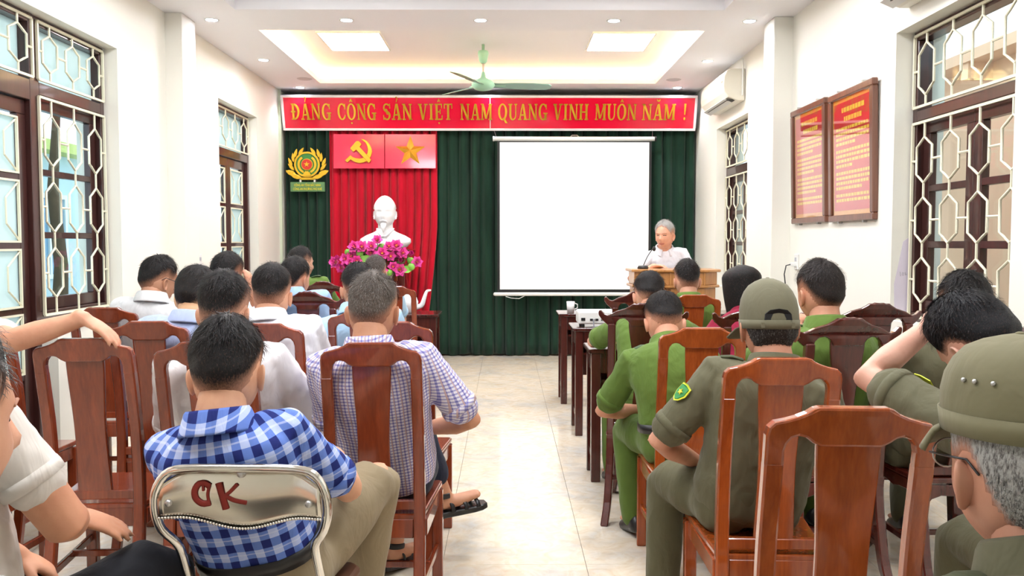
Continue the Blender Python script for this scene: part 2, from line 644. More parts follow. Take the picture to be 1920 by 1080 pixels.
def frame_rect(mb, X, d, y0, y1, z0, z1, w):
    mb.span(X - d / 2, X + d / 2, y0, y1, z1 - w, z1).span(X - d / 2, X + d / 2, y0, y1, z0, z0 + w)
    mb.span(X - d / 2, X + d / 2, y0, y0 + w, z0 + w, z1 - w).span(X - d / 2, X + d / 2, y1 - w, y1, z0 + w, z1 - w)

def glazed_opening(name, X, sgn, y0, y1, z0, z1, tz0, tz1, leaves, grille_cols, rows, frost=True, skip_edges=()):
    """timber frame, transom light over casements, cream grille on the room side (sgn: +1 room lies at larger x)"""
    w = empty_struct(name, (0, 0, 0))
    m = MB()
    frame_rect(m, X, 0.09, y0, y1, z0, z1, 0.055)
    m.span(X - .045, X + .045, y0 + .055, y1 - .055, tz0, tz1)
    m.build('window_frame', M_DARKWOOD, w, bevel=0.004)
    Xg = X - sgn * 0.02
    MB().span(Xg - .003, Xg + .003, y0 + .05, y1 - .05, tz1, z1 - .05).build('transom_pane', M_FROST if frost else M_GLASS, w)
    grille(w, X + sgn * 0.055, y0 + .03, y1 - .03, tz1 + .015, z1 - .03, grille_cols, 1)
    n = leaves
    L = (y1 - y0 - .11) / n
    for i in range(n):
        a = y0 + .055 + i * L
        s = MB()
        frame_rect(s, Xg, 0.045, a + .002, a + L - .002, z0 + .056, tz0 - .002, 0.075)
        hz = (tz0 - z0 - .2) / 3
        for k in (1, 2):
            zz = z0 + .13 + k * hz
            s.span(Xg - .02, Xg + .02, a + .075, a + L - .075, zz - .02, zz + .02)
        so = s.build('sash', M_DARKWOOD, w, bevel=0.003)
        for k in range(3):
            zz = z0 + .13 + k * hz
            MB().span(Xg - .003, Xg + .003, a + .07, a + L - .07, zz, zz + hz).build('pane', M_GLASS, so)
    if rows:
        grille(w, X + sgn * 0.055, y0 + .03, y1 - .03, z0 + .03, tz0 - .015, grille_cols, rows)
    return w

XFL, XFR = -2.875, 2.505
glazed_opening('window_1', XFL, 1, 5.20, 6.095, 0.93, 2.765, 2.30, 2.375, 1, 3, 3)
glazed_opening('window_2', XFR, -1, 3.96, 5.185, 0.93, 2.66, 2.125, 2.19, 2, 4, 3, frost=False)
glazed_opening('window_3', XFR, -1, 8.33, 9.55, 0.93, 2.665, 2.14, 2.225, 2, 4, 3, frost=False)
glazed_opening('window_4', XFL, 1, -1.6, 0.4, 0.93, 2.70, 2.2, 2.28, 3, 5, 2)
glazed_opening('window_5', XFR, -1, -1.6, 0.4, 0.93, 2.66, 2.2, 2.28, 3, 5, 2, frost=False)

def door(name, y0, y1, zt, tz0, tz1, leaves, cols):
    """timber double door on the left wall, cream beads round each pane, frosted transom"""
    X = XFL
    d = empty_struct(name)
    m = MB()
    m.span(X - .05, X + .05, y0, y0 + .055, 0, zt).span(X - .05, X + .05, y1 - .055, y1, 0, zt)
    m.span(X - .05, X + .05, y0 + .055, y1 - .055, zt - .055, zt).span(X - .05, X + .05, y0 + .055, y1 - .055, tz0, tz1)
    m.build('door_frame', M_DARKWOOD, d, bevel=0.004)
    MB().span(X - .023, X - .017, y0 + .05, y1 - .05, tz1, zt - .05).build('transom_pane', M_FROST, d)
    grille(d, X + .055, y0 + .03, y1 - .03, tz1 + .015, zt - .03, cols, 1)
    L = (y1 - y0 - .11) / leaves
    for i in range(leaves):
        a = y0 + .055 + i * L
        s = MB()
        frame_rect(s, X - .005, .045, a + .002, a + L - .002, 0.01, tz0 - .003, 0.085)
        zs = [0.10, 0.60, 1.00, 1.385, 1.79, tz0 - .09]
        for zz in zs[1:-1]:
            s.span(X - .025, X + .015, a + .085, a + L - .085, zz - .018, zz + .018)
        leaf = s.build('door_leaf', M_DARKWOOD, d, bevel=0.003)
        MB().span(X - .015, X + .005, a + .08, a + L - .08, zs[0], zs[1]).build('kick_panel', M_DARKWOOD, leaf)
        for k in range(1, 5):
            z0, z1 = zs[k] + .018, zs[k + 1] - .018
            MB().span(X - .008, X - .002, a + .08, a + L - .08, z0, z1).build('pane', M_FROST if i else M_GLASS, leaf)
            b = MB()
            yA, yB_ = a + .085, a + L - .085
            frame_rect(b, X + .015, .014, yA, yB_, z0, z1, .012)
            b.build('pane_bead', M_CREAMBAR, leaf)
            # crossed bead motif: two upright strips tied to the corners
            b2 = MB()
            wy, hz = (yB_ - yA), (z1 - z0)
            for fy in (.33, .67):
                e = yA if fy < .5 else yB_
                y_ = yA + wy * fy
                b2.tube([(X + .012, e, z0 + .01), (X + .012, y_, z0 + hz * .3), (X + .012, y_, z1 - hz * .3), (X + .012, e, z1 - .01)], .006, 6)
            b2.build('bead_motif', M_CREAMBAR, leaf)
    return d
door('door_1', 3.95, 5.20, 2.765, 2.25, 2.375, 2, 4)
door('door_2', 8.21, 9.47, 2.78, 2.275, 2.355, 2, 4)
# window boards
struct(MB().span(XL - .13, XL + .03, 5.20, 6.095, 0.90, 0.932).build('trim_4', M_WALL, bevel=0.004))

# ---- what lies outside the windows ------------------------------------
M_OUTWALL = plain('peach_render', srgb(252, 204, 172), 0.8, var=0.08, nscale=1.0)
M_PAVE = plain('grey_paving', srgb(170, 170, 165), 0.9, var=0.1)
struct(MB().span(-16, XL - WT - 0.01, -8, 20, -0.35, -0.13).build('ground_left', M_PAVE))
struct(MB().span(XR + WT + 0.01, 9, -8, 20, -0.35, -0.13).build('ground_right', M_PAVE))

# ================================================================== OUTSIDE
def outside():
    # pale house across the left yard
    h = thing('house', 'pale blue house across the yard seen through the left window', 'building', (-8.2, 12.5, -0.13))
    MB().span(-0.15, 0.15, -7, 7, 0, 3.1).build('wall', plain('pale_blue_render', srgb(196, 218, 226), 0.8, var=0.08, nscale=.7), h)
    MB().span(-0.4, 0.55, -7.2, 7.2, 3.1, 3.28).build('eave', plain('yellow_green_eave', srgb(196, 205, 120), 0.7), h)
    for y in (-5.2, -2.6, 0.0, 2.6, 5.0):
        w = MB()
        frame_rect(w, 0.17, .06, y - .6, y + .6, 0.9, 2.4, .08)
        w.span(.14, .2, y - .03, y + .03, .98, 2.32)
        wo = w.build('window', plain('white_window_frame_%d' % int(y * 10), srgb(235, 240, 240), 0.5), h)
        MB().span(.155, .165, y - .55, y + .55, .95, 2.35).build('pane', plain('blue_pane_%d' % int(y * 10), srgb(120, 160, 190), 0.1), wo)
    # tree
    M_LEAF = plain('green_foliage', srgb(86, 140, 66), 0.6, var=0.3, nscale=3)
    M_BARK = plain('brown_bark', srgb(96, 78, 60), 0.9, var=0.2, bump=.3)
    rnd = random.Random(3)
    for (x, y, hh, lab) in ((-6.0, 8.6, 4.3, 'leafy green tree in the yard, nearer to the open door'), (-6.6, 12.6, 4.8, 'leafy green tree in the yard, farther along the house')):
        t = thing('yard_tree', lab, 'tree', (x, y, -0.13), 0, 'trees in the yard')
        MB().tube([(0, 0, 0), (.05, .03, 1.2), (.0, -.05, 2.3), (.1, 0, hh - .8)], [.13, .1, .08, .04], 8).build('trunk', M_BARK, t, smooth=True)
        m = MB()
        for k in range(900):
            d = Vector((rnd.gauss(0, 1), rnd.gauss(0, 1), rnd.gauss(0, 1))).normalized() * (rnd.random() ** .4)
            c = Vector((d.x * 1.5, d.y * 1.5, hh - .2 + d.z * 1.25))
            a, b = Vector((rnd.uniform(-1, 1), rnd.uniform(-1, 1), rnd.uniform(-1, 1))).normalized(), Vector((rnd.uniform(-1, 1), rnd.uniform(-1, 1), rnd.uniform(-1, 1))).normalized()
            b = (b - a * a.dot(b)).normalized()
            s = rnd.uniform(.07, .13)
            m.add([c - a * s, c + b * s * .5, c + a * s, c - b * s * .5], [(0, 1, 2, 3)])
        stuff(m.build('foliage', M_LEAF, t, fix=False))
    # peach corridor wall across from the right windows
    g = thing('corridor_wall', 'peach corridor wall with bright openings seen through the right windows', 'building', (4.6, 6.0, -0.13))
    mb = MB()
    for a, b, z0, z1 in ((-9, -1.62, 0, 3.2), (-1.62, -.95, 0, .9), (-1.62, -.95, 2.05, 3.2), (-.95, 9, 0, 3.2)):
        mb.span(-.1, .1, a, b, z0, z1)
    mb.build('wall', M_OUTWALL, g)
    w = MB()
    frame_rect(w, -.05, .12, -1.62, -.95, .9, 2.05, .05)
    w.build('window_frame', M_DARKWOOD, g)
    MB().span(-.35, .1, -9, 9, 3.2, 3.3).build('roof_slab', M_OUTWALL, g)
    for k in range(9):
        MB().span(-.33, -.1, -8 + k * 2 - .06, -8 + k * 2 + .06, 3.05, 3.2).build('rafter', M_OUTWALL, g)
outside()

# ================================================================== FRONT WALL DRESSING
def cloth_mat(name, lo, hi, rough=0.85):
    t = NT(name)
    v = t.coord('Object', scale=(3, 3, .5))
    t.color(t.ramp(t.noise(v, 3, 5), [(.3, lo), (.7, hi)]))
    t.set(Roughness=rough)
    t.b.inputs['Sheen Weight'].default_value = 0.15
    t.b.inputs['Specular IOR Level'].default_value = 0.2
    return t.m
M_GREENCLOTH = cloth_mat('dark_green_velvet', srgb(22, 48, 36), srgb(34, 66, 50))
M_REDCLOTH = cloth_mat('crimson_velvet', srgb(178, 8, 34), srgb(206, 16, 46))

def curtain(name, label, m, y, x0f, x1f, z0, z1, folds, amp, seed, hem=0.012):
    rnd = random.Random(seed)
    n = folds * 14
    ph = [rnd.uniform(-.55, .55) for _ in range(folds + 2)]
    am = [rnd.uniform(.55, 1.15) for _ in range(folds + 2)]
    rows = 18
    vs, fs = [], []
    for j in range(rows + 1):
        z = z0 + (z1 - z0) * j / rows
        x0, x1 = x0f(z), x1f(z)
        for i in range(n + 1):
            u = i / n
            f = u * folds
            k = int(f)
            a = am[k] * (1 - (f - k)) + am[k + 1] * (f - k)
            p = ph[k] * (1 - (f - k)) + ph[k + 1] * (f - k)
            w = math.sin(2 * PI * f + p * 2)
            w = math.copysign(abs(w) ** .75, w)
            zz = z
            if j == 0:
                zz += hem * math.sin(f * 2.3 + seed)
            sway = .15 * math.sin(f * 1.7 + z * 1.1 + seed)
            vs.append((x0 + (x1 - x0) * u + .012 * math.cos(2 * PI * f + p), y + amp * a * (w + sway), zz))
    for j in range(rows):
        for i in range(n):
            a = j * (n + 1) + i
            fs.append((a, a + 1, a + n + 2, a + n + 1))
    mb = MB().add(vs, fs)
    o = mb.build(name, m, None, smooth=True, fix=False)
    md = o.modifiers.new('thickness', 'SOLIDIFY')
    md.thickness = 0.004
    tag(o, label, 'curtain')
    return o
curtain('stage_curtain', 'dark green pleated curtain behind the gold emblem, narrow left piece', M_GREENCLOTH, 10.56, lambda z: XL + .03, lambda z: -2.02, 0.03, 3.17, 6, .035, 3)
curtain('stage_curtain', 'wide dark green pleated curtain behind the projector screen', M_GREENCLOTH, 10.56, lambda z: -1.02, lambda z: XR - .03, 0.02, 3.17, 24, .04, 5)
def _redge(z):
    return -0.845 - 0.19 * (max(0, 1.7 - z) / 1.7) ** 1.4
curtain('stage_curtain', 'bright red pleated curtain hanging behind the white bust', M_REDCLOTH, 10.50, lambda z: -2.155 + .03 * max(0, 1 - z), _redge, 0.03, 3.17, 13, .032, 9)
tag(MB().span(XL + .02, XR - .02, 10.46, 10.62, 3.165, 3.20).build('curtain_rail', plain('dark_rail', srgb(45, 50, 50), .5)), 'dark curtain rail under the ceiling above the banner', 'rail')

# ---- slab-serif capital letters -----------------------------------------
def glyph(ch):
    """list of 2-D polygons (0..w, 0..1) and advance width for a slab-serif capital"""
    P = []
    ST, TH, SF = .17, .085, .075         # stem, thin stroke, serif thickness
    def bar(x0, y0, x1, y1):
        P.append([(x0, y0), (x1, y0), (x1, y1), (x0, y1)])
    def stem(x, y0=0., y1=1., serif='tb', w=ST, sw=.075):
        bar(x - w / 2, y0, x + w / 2, y1)
        if 'b' in serif:
            bar(x - w / 2 - sw, y0, x + w / 2 + sw, y0 + SF)
        if 't' in serif:
            bar(x - w / 2 - sw, y1 - SF, x + w / 2 + sw, y1)
    def diag(x0, y0, x1, y1, w):
        P.append([(x0 - w / 2, y0), (x0 + w / 2, y0), (x1 + w / 2, y1), (x1 - w / 2, y1)])
    def ring(cx, cy, rx, ry, tx, ty, a0, a1, n=18):
        o = arc(cx, cy, rx, ry, a0, a1, n)
        i = arc(cx, cy, rx - tx, ry - ty, a0, a1, n)
        for k in range(n):
            P.append([o[k], o[k + 1], i[k + 1], i[k]])
    base = {'Đ': 'D', 'Ả': 'A', 'Ộ': 'O', 'Ệ': 'E', 'Ô': 'O', 'Ă': 'A'}.get(ch, ch)
    if base == 'D':
        stem(.18)
        ring(.2, .5, .5, .5, ST, TH, -90, 90)
        w = .74
        if ch == 'Đ':
            bar(0, .46, .36, .55)
    elif base == 'A':
        diag(.12, 0, .36, 1, TH)
        diag(.62, 0, .40, 1, ST)
        bar(.2, .27, .56, .27 + TH)
        bar(.0, 0, .27, SF)
        bar(.46, 0, .78, SF)
        w = .76
    elif base == 'N':
        stem(.14, w=TH)
        stem(.66, w=TH)
        diag(.66, 0, .14, 1, ST)
        w = .80
    elif base == 'G':
        ring(.4, .5, .38, .52, ST, TH, 40, 335)
        bar(.52, .0, .52 + ST, .42)
        bar(.42, .38, .78, .38 + SF)
        bar(.62, .66, .69, .98)
        w = .80
    elif base == 'C':
        ring(.4, .5, .38, .52, ST, TH, 42, 318)
        bar(.61, .64, .69, .99)
        bar(.61, .12, .68, .3)
        w = .74
    elif base == 'O':
        ring(.38, .5, .38, .52, ST, TH, 0, 360, 30)
        w = .76
    elif base == 'S':
        ring(.3, .745, .27, .275, .12, TH, 35, 270)
        ring(.3, .265, .29, .285, .14, TH, -145, 90)
        diag(.40, .33, .22, .68, .2)
        bar(.52, .70, .58, 1.0)
        bar(.02, 0.0, .08, .30)
        w = .62
    elif base == 'V':
        diag(.38, 0, .14, 1, ST)
        diag(.40, 0, .64, 1, TH)
        bar(0, 1 - SF, .30, 1)
        bar(.50, 1 - SF, .78, 1)
        w = .78
    elif base == 'I':
        stem(.2)
        w = .40
    elif base == 'E':
        stem(.18)
        bar(.18, 1 - SF, .62, 1)
        bar(.18, 0, .64, SF)
        bar(.18, .47, .48, .47 + SF)
        bar(.55, .72, .62, 1)
        bar(.57, 0, .64, .28)
        bar(.42, .36, .49, .66)
        w = .68
    elif base == 'T':
        stem(.36, serif='b')
        bar(.02, 1 - SF, .70, 1)
        bar(.02, .70, .09, 1)
        bar(.63, .70, .70, 1)
        w = .72
    elif base == 'M':
        stem(.13, w=TH)
        stem(.79, w=ST, sw=.06)
        diag(.44, .08, .16, 1, ST)
        diag(.46, .08, .76, 1, TH)
        w = .94
    elif base == 'Q':
        ring(.38, .5, .38, .52, ST, TH, 0, 360, 30)
        P.append([(.38, .12), (.50, .16), (.82, -.2), (.62, -.2)])
        w = .80
    elif base == 'U':
        stem(.16, .3, 1, 't')
        stem(.62, .3, 1, 't', w=TH)
        ring(.37, .32, .295, .34, ST, TH, 180, 275)
        ring(.36, .32, .302, .34, TH, TH, 265, 360)
        w = .76
    elif base == 'H':
        stem(.17)
        stem(.65)
        bar(.17, .46, .65, .46 + SF)
        w = .82
    elif base == '!':
        P.append([(.08, .34), (.16, .34), (.22, 1.02), (.02, 1.02)])
        ring(.12, .09, .09, .09, .089, .089, 0, 360, 12)
        w = .30
    if ch in 'ẢẢ':
        ring(.40, 1.33, .1, .1, .05, .05, -60, 170, 10)
        P.append([(.36, 1.10), (.41, 1.10), (.47, 1.26), (.42, 1.28)])
    if ch in 'ỘỆÔ':
        cx = .38 if ch != 'Ệ' else .36
        P.append([(cx - .14, 1.10), (cx - .05, 1.10), (cx + .02, 1.26), (cx - .02, 1.30)])
        P.append([(cx + .14, 1.10), (cx + .05, 1.10), (cx - .02, 1.26), (cx + .02, 1.30)])
    if ch in 'ỘỆ':
        cx = .38 if ch != 'Ệ' else .36
        ring(cx, -.2, .06, .06, .059, .059, 0, 360, 10)
    if ch == 'Ă':
        ring(.39, 1.32, .15, .18, .07, .08, 190, 350, 10)
    return P, w

def banner():
    Xc, w2 = -0.192, 2.485
    Yb_, Yt, z0, z1 = 10.41, 10.29, 2.765, 3.155
    ang = math.atan2(Yb_ - Yt, z1 - z0)
    H = math.hypot(Yb_ - Yt, z1 - z0)
    t = thing('slogan_banner', 'long red slogan banner with gold letters and white edge above the curtains', 'banner', (Xc, Yb_, z0))
    t.rotation_euler = (ang, 0, 0)
    M_RED = plain('glossy_red_acrylic', srgb(236, 10, 56), 0.12, var=0.03, coat=.5)
    M_EDGE = plain('white_banner_edge', srgb(245, 238, 240), 0.4, var=.01)
    seam = -0.185 - Xc + 0.0
    MB().span(-w2, seam - .003, 0, .02, .0, H).build('board', M_RED, t)
    MB().span(seam + .003, w2, 0, .02, .0, H).build('board', M_RED, t)
    MB().span(seam - .004, seam + .004, -.004, 0.016, .02, H - .02).build('seam_strip', M_EDGE, t)
    e = .022
    for a in ((-w2 - .005, w2 + .005, -.006, .024, -e * .3, e), (-w2 - .005, w2 + .005, -.006, .024, H - e, H + e * .3),
              (-w2 - .008, -w2 + e, -.006, .024, e, H - e), (w2 - e, w2 + .008, -.006, .024, e, H - e)):
        MB().span(*a).build('edge_strip', M_EDGE, t, bevel=.003)
    words = [('ĐẢNG', 547, 622), ('CỘNG', 633, 706), ('SẢN', 718, 773), ('VIỆT', 784, 848), ('NAM', 862, 922), ('QUANG', 933, 1026),
             ('VINH', 1036, 1102), ('MUÔN', 1114, 1192), ('NĂM', 1202, 1265), ('!', 1280, 1286)]
    pm = 2 * w2 / (1304.0 - 530.0)
    hh = .192
    zb = .125
    for wd, a, b in words:
        x0, x1 = -w2 + (a - 530) * pm, -w2 + (b - 530) * pm
        gl = [glyph(c) for c in wd]
        tot = sum(g[1] for g in gl) + .07 * (len(gl) - 1)
        k = (x1 - x0) / tot
        x = x0
        for c, (P, w) in zip(wd, gl):
            m = MB()
            for poly in P:
                m.prism([(px * k, py * hh) for px, py in poly], .012)
            o = m.build('letter', M_GOLD, t)
            o.location = (x, -.010, zb)
            o.rotation_euler = (random.uniform(-.035, .035), 0, random.uniform(-.05, .05))
            x += (w + .07) * k
banner()

# ---- projector screen -----------------------------------------------------
def screen():
    y = 10.25
    t = thing('projector_screen', 'white pull-down projector screen with black border hanging before the green curtain', 'screen', (0.823, y, 0.77))
    M_SCR = NT('glowing_screen_fabric')
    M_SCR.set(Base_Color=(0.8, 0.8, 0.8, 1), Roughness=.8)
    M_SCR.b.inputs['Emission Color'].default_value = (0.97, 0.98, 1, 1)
    M_SCR.b.inputs['Emission Strength'].default_value = 0.12  # faint glow of the fabric stands in for the projector's light
    hw = .892
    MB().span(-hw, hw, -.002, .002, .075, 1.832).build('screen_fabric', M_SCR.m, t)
    for a in ((-hw - .03, -hw, -.003, .003, .035, 1.85), (hw, hw + .03, -.003, .003, .035, 1.85), (-hw, hw, -.003, .003, .035, .075), (-hw, hw, -.003, .003, 1.832, 1.85)):
        MB().span(*a).build('black_border', M_BLACK, t)
    MB().tube([(-.96, 0, 1.873), (.955, 0, 1.873)], .026, 14, round_ends=False).build('roller_case', M_WHITE, t, smooth=True)
    for s in (-1, 1):
        MB().tube([(s * .955, 0, 1.873), (s * .975, 0, 1.873)], .03, 14, round_ends=False).build('end_cap', M_BLACK if s > 0 else M_WHITE, t)
    MB().tube([(-.95, 0, .018), (.95, 0, .018)], .026, 12, flat=.022).build('bottom_bar', M_WHITE, t, smooth=True)
    MB().tube([(-.05, 0, 1.895), (-.03, 0, 1.915), (.03, 0, 1.915), (.05, 0, 1.895)], .006, 6).build('hanger', M_STEEL, t)
    MB().tube([(-.82, -.01, -.01), (-.75, -.015, -.03), (-.66, -.01, -.035), (-.6, -.01, -.005)], .004, 6).build('pull_cord', M_WHITE, t)
    for s in (-1, 1):
        MB().tube([(s * .93, 0, 1.88), (s * .96, .18, 1.99), (s * .96, .24, 2.41)], .003, 6).build('hanging_wire', M_STEEL, t)
screen()

# ---- gold emblem with its name plate ----------------------------------------
def star_poly(r, q=.4, n=5, rot=90):
    return [((r if k % 2 == 0 else r * q) * math.cos(math.radians(rot + k * 180 / n)), (r if k % 2 == 0 else r * q) * math.sin(math.radians(rot + k * 180 / n))) for k in range(2 * n)]

def disc(r, n=32, cx=0, cy=0):
    return arc(cx, cy, r, r, 0, 360 - 360 / n, n - 1)

def emblem():
    t = thing('wall_emblem', 'gold wreath emblem with red star disc and green rings on the curtain', 'emblem', (-2.40, 10.42, 2.35))
    t.scale = (.9, 1, .9)
    Mg = plain('emblem_green', srgb(70, 150, 72), .4)
    Mr = plain('emblem_red', srgb(214, 52, 40), .4)
    ang = 18
    MB().prism(disc(.165), .03).build('green_disc', Mg, t)
    def ringp(r0, r1, a0, a1, y, name, m, th=.02):
        mb = MB()
        o, i = arc(0, 0, r1, r1, a0, a1, 28), arc(0, 0, r0, r0, a0, a1, 28)
        for k in range(28):
            mb.prism([o[k], o[k + 1], i[k + 1], i[k]], th, lambda u, v, w: (u, w + y, v))
        mb.build(name, m, t)
    ringp(.148, .172, 0, 360, -.02, 'gold_ring', M_GOLDPAINT)
    ringp(.098, .126, 125, 325 - 90 + 10, -.02, 'gold_arc', M_GOLDPAINT)
    ringp(.098, .126, -65, 55, -.02, 'gold_arc', M_GOLDPAINT)
    MB().prism(disc(.078), .02, lambda u, v, w: (u, w - .02, v)).build('gold_disc', M_GOLDPAINT, t)
    MB().prism(disc(.068), .02, lambda u, v, w: (u, w - .03, v)).build('red_disc', Mr, t)
    MB().prism(star_poly(.042), .012, lambda u, v, w: (u, w - .042, v)).build('star', M_GOLDPAINT, t)
    # half gear at the foot of the disc
    g = []
    for k in range(9):
        a = 200 + k * 17.5
        g += [(.075 * math.cos(math.radians(a - 5)), -.12 + .085 * math.sin(math.radians(180 - a)) * -1 if False else -.125 + .06 * math.sin(math.radians(a - 180 - 5))), (.06 * math.cos(math.radians(a + 5)), -.125 + .045 * math.sin(math.radians(a - 180 + 5)))]
    g2 = []
    for k in range(13):
        a = 180 - k * 15
        r = .062 if k % 2 else .048
        g2.append((r * math.cos(math.radians(a)), -.155 + r * 1.2 * math.sin(math.radians(a))))
    MB().prism(g2, .02, lambda u, v, w: (u, w - .035, v)).build('gear', M_GOLDPAINT, t)
    # wreath leaves, two sweeping rows per side and a foot spray
    leaf = [(0, 0), (.018, .03), (.022, .065), (.012, .105), (0, .13), (-.012, .105), (-.022, .065), (-.018, .03)]
    lm = MB().prism(leaf, .02).mesh('wreath_leaf', bevel=.004)
    lm.materials.append(M_GOLDPAINT)
    for s in (-1, 1):
        for k in range(7):
            a = math.radians(-62 + k * 19)
            r = .178 + .012 * (k % 2)
            x, z = s * r * math.cos(a) * 1.06, r * math.sin(a) * .95 - .012
            d = math.radians(90) - (a + math.radians(72))
            inst(lm, 'wreath_leaf', t, (x, -.012 - .004 * (k % 2), z), (0, s * (d) * 1.0, 0))
        for k in range(3):
            inst(lm, 'wreath_leaf', t, (s * (.07 + .055 * k), -.022, -.175 + .014 * k), (0, s * math.radians(86 - 14 * k), 0), (1.15, 1, 1))
    MB().span(-.10, .10, -.02, .01, -.205, -.17).build('ribbon', M_GOLDPAINT, t, bevel=.008)
    for s in (-.095, .095):
        MB().span(s - .012, s + .012, -.01, .01, -.235, -.2).build('plate_link', M_WHITE, t)
    # plate
    p = MB().span(-.232, .232, -.012, .008, -.362, -.232).build('name_plate', plain('plate_green', srgb(96, 140, 92), .35), t, bevel=.006)
    My = plain('plate_yellow', srgb(246, 232, 60), .4)
    for txt, zz, wd in (('CÔNG AN TỈNH BẮC NINH', -.290, .355), ('CÔNG AN PHƯỜNG PHÙ KHÊ', -.342, .385)):
        cu = bpy.data.curves.new('lettering', 'FONT')
        cu.body = txt
        cu.size = .05
        cu.extrude = .002
        cu.align_x = 'CENTER'
        tmp = bpy.data.objects.new('lettering_tmp', cu)
        COL.objects.link(tmp)
        bpy.context.view_layer.update()
        me = bpy.data.meshes.new_from_object(tmp.evaluated_get(bpy.context.evaluated_depsgraph_get()))
        k = wd / max(1e-6, tmp.dimensions.x)
        bpy.data.objects.remove(tmp)
        bpy.data.curves.remove(cu)
        me.materials.clear()
        me.materials.append(My)
        o = inst(me, 'lettering', p, (0, -.016, zz), (PI / 2, 0, 0), (k, .9, 1))
emblem()

# ---- red panels with hammer-and-sickle and star ------------------------------
def red_panels():
    M_P = plain('reflection_pinked_panel', srgb(240, 52, 84), .16, var=.02, coat=.4)  # red base colour made pinker to carry the glossy reflection
    zc = 2.51
    for nm, xc, lab in (('symbol_panel', -1.775, 'red panel with a gold hammer and sickle on the red curtain'), ('symbol_panel', -1.152, 'red panel with a faceted gold star on the red curtain')):
        t = thing(nm, lab, 'panel', (xc, 10.42, zc))
        t.rotation_euler = (-.06, 0, 0)
        MB().span(-.308, .308, -.01, .01, -.208, .208).build('board', M_P, t, bevel=.003)
        if xc < -1.5:
            def o2(pts):
                return [((x - 475) * .00072, (378 - y) * .00072) for x, y in pts]
            sickle = [(510, 175), (560, 180), (620, 215), (665, 270), (695, 340), (700, 400), (685, 460), (660, 505), (690, 530), (650, 580), (605, 552), (560, 572), (490, 583), (430, 570), (375, 545), (340, 522), (290, 575), (245, 535), (340, 445), (380, 480), (430, 498), (490, 505), (545, 495), (590, 465), (622, 415), (632, 360), (620, 300), (590, 240)]
            m = MB().prism(o2(sickle), .03, lambda u, v, w: (u, w - .022, v))
            m.build('sickle', M_GOLD, t, bevel=.004)
            hm = [(335, 335), (440, 215), (480, 210), (530, 265), (495, 310), (640, 470), (690, 530), (650, 580), (600, 530), (435, 360), (385, 400)]
            MB().prism(o2(hm), .03, lambda u, v, w: (u, w - .032, v)).build('hammer', M_GOLD, t, bevel=.004)
        else:
            p = star_poly(.19, .40)
            n = len(p)
            vs = [(0, -.075, 0)] + [(x, -.012, z) for x, z in p]
            fs = [(0, 1 + k, 1 + (k + 1) % n) for k in range(n)]
            MB().add(vs + [(x, -.008, z) for x, z in p], fs + [tuple(1 + n + k for k in range(n))] + [(1 + k, 1 + n + k, 1 + n + (k + 1) % n, 1 + (k + 1) % n) for k in range(n)]).build('star', M_GOLD, t)
red_panels()

# ---- ceiling fan ----------------------------------------------------------
def fan():
    x, y = -0.225, 8.72
    t = thing('ceiling_fan', 'pale green three-bladed ceiling fan hanging from the bright recess', 'fan', (x, y, TZ))
    Mf = plain('mint_green_enamel', srgb(168, 216, 186), .3, var=.03)
    Mb = plain('green_grey_blade', srgb(120, 160, 142), .35, var=.05)
    MB().lathe([(.003, .0), (.014, 0), (.014, -.06), (.05, -.065), (.056, -.09), (.04, -.17), (.022, -.19), (.003, -.19)], 20).build('canopy', Mf, t, smooth=True)
    MB().lathe([(.003, -.18), (.011, -.18), (.011, -.30), (.003, -.30)], 12).build('down_rod', plain('pink_rod', srgb(232, 205, 190), .4), t, smooth=True)
    MB().lathe([(.003, -.27), (.016, -.275), (.03, -.33), (.075, -.355), (.115, -.385), (.12, -.41), (.09, -.445), (.04, -.46), (.003, -.462)], 28).build('motor', Mf, t, smooth=True)
    bl = [(-.05, .1), (-.055, .2), (-.068, .34), (-.072, .55), (-.06, .66), (-.035, .695), (.035, .695), (.06, .66), (.07, .5), (.062, .3), (.05, .2), (.05, .1)]
    for a in (98, 218, 338):
        m = MB().prism(bl, .006, lambda u, v, w: (u, v, w + u * .25))
        o = m.build('blade', Mb, t)
        o.location = (0, 0, -.405)
        o.rotation_euler = (0, 0, math.radians(a - 180))
        k = MB().tube([(0, .08, 0), (0, .22, .005)], .012, 8).build('blade_arm', Mf, o)
fan()

# ---- wall-mounted air conditioners --------------------------------------
def aircon(y0, y1, z0, label):
    t = thing('air_conditioner', label, 'air conditioner', (XR, (y0 + y1) / 2, z0))
    L = (y1 - y0) / 2
    prof = [(0, .0), (-.06, .0), (-.165, .035), (-.205, .085), (-.215, .14), (-.205, .24), (-.18, .295), (-.14, .31), (0, .31)]
    m = MB().prism(prof, 2 * L, lambda u, v, w: (u, w, v))
    m.build('casing', plain('ivory_casing_%d' % int(y0 * 10), srgb(240, 236, 222), .4, var=.01), t, bevel=.008, seg=2)
    MB().span(-.166, -.06, -L + .05, L - .12, .008, .016).build('outlet', plain('dark_outlet_%d' % int(y0 * 10), srgb(70, 66, 60), .6), t).rotation_euler = (0, 0.0, 0)
    fl = MB().box((0, 0, 0), (.085, 2 * L - .12, .006))
    o = fl.build('louver', M_WHITE, t)
    o.location = (-.15, .02, .008)
    o.rotation_euler = (0, math.radians(24), 0)
    MB().span(-.212, -.2, -L + .03, -L + .12, .18, .2).build('badge', M_STEEL, t)
    MB().tube([(-.03, -L - .012, .05), (-.03, -L - .015, .2), (-.03, -L - .01, .40)], .009, 8).build('pipe', M_WHITE, t, smooth=True)
aircon(8.44, 9.42, 2.80, 'white wall air conditioner above the far right window')
aircon(4.05, 5.03, 2.765, 'white wall air conditioner above the near right window, cut by the frame')

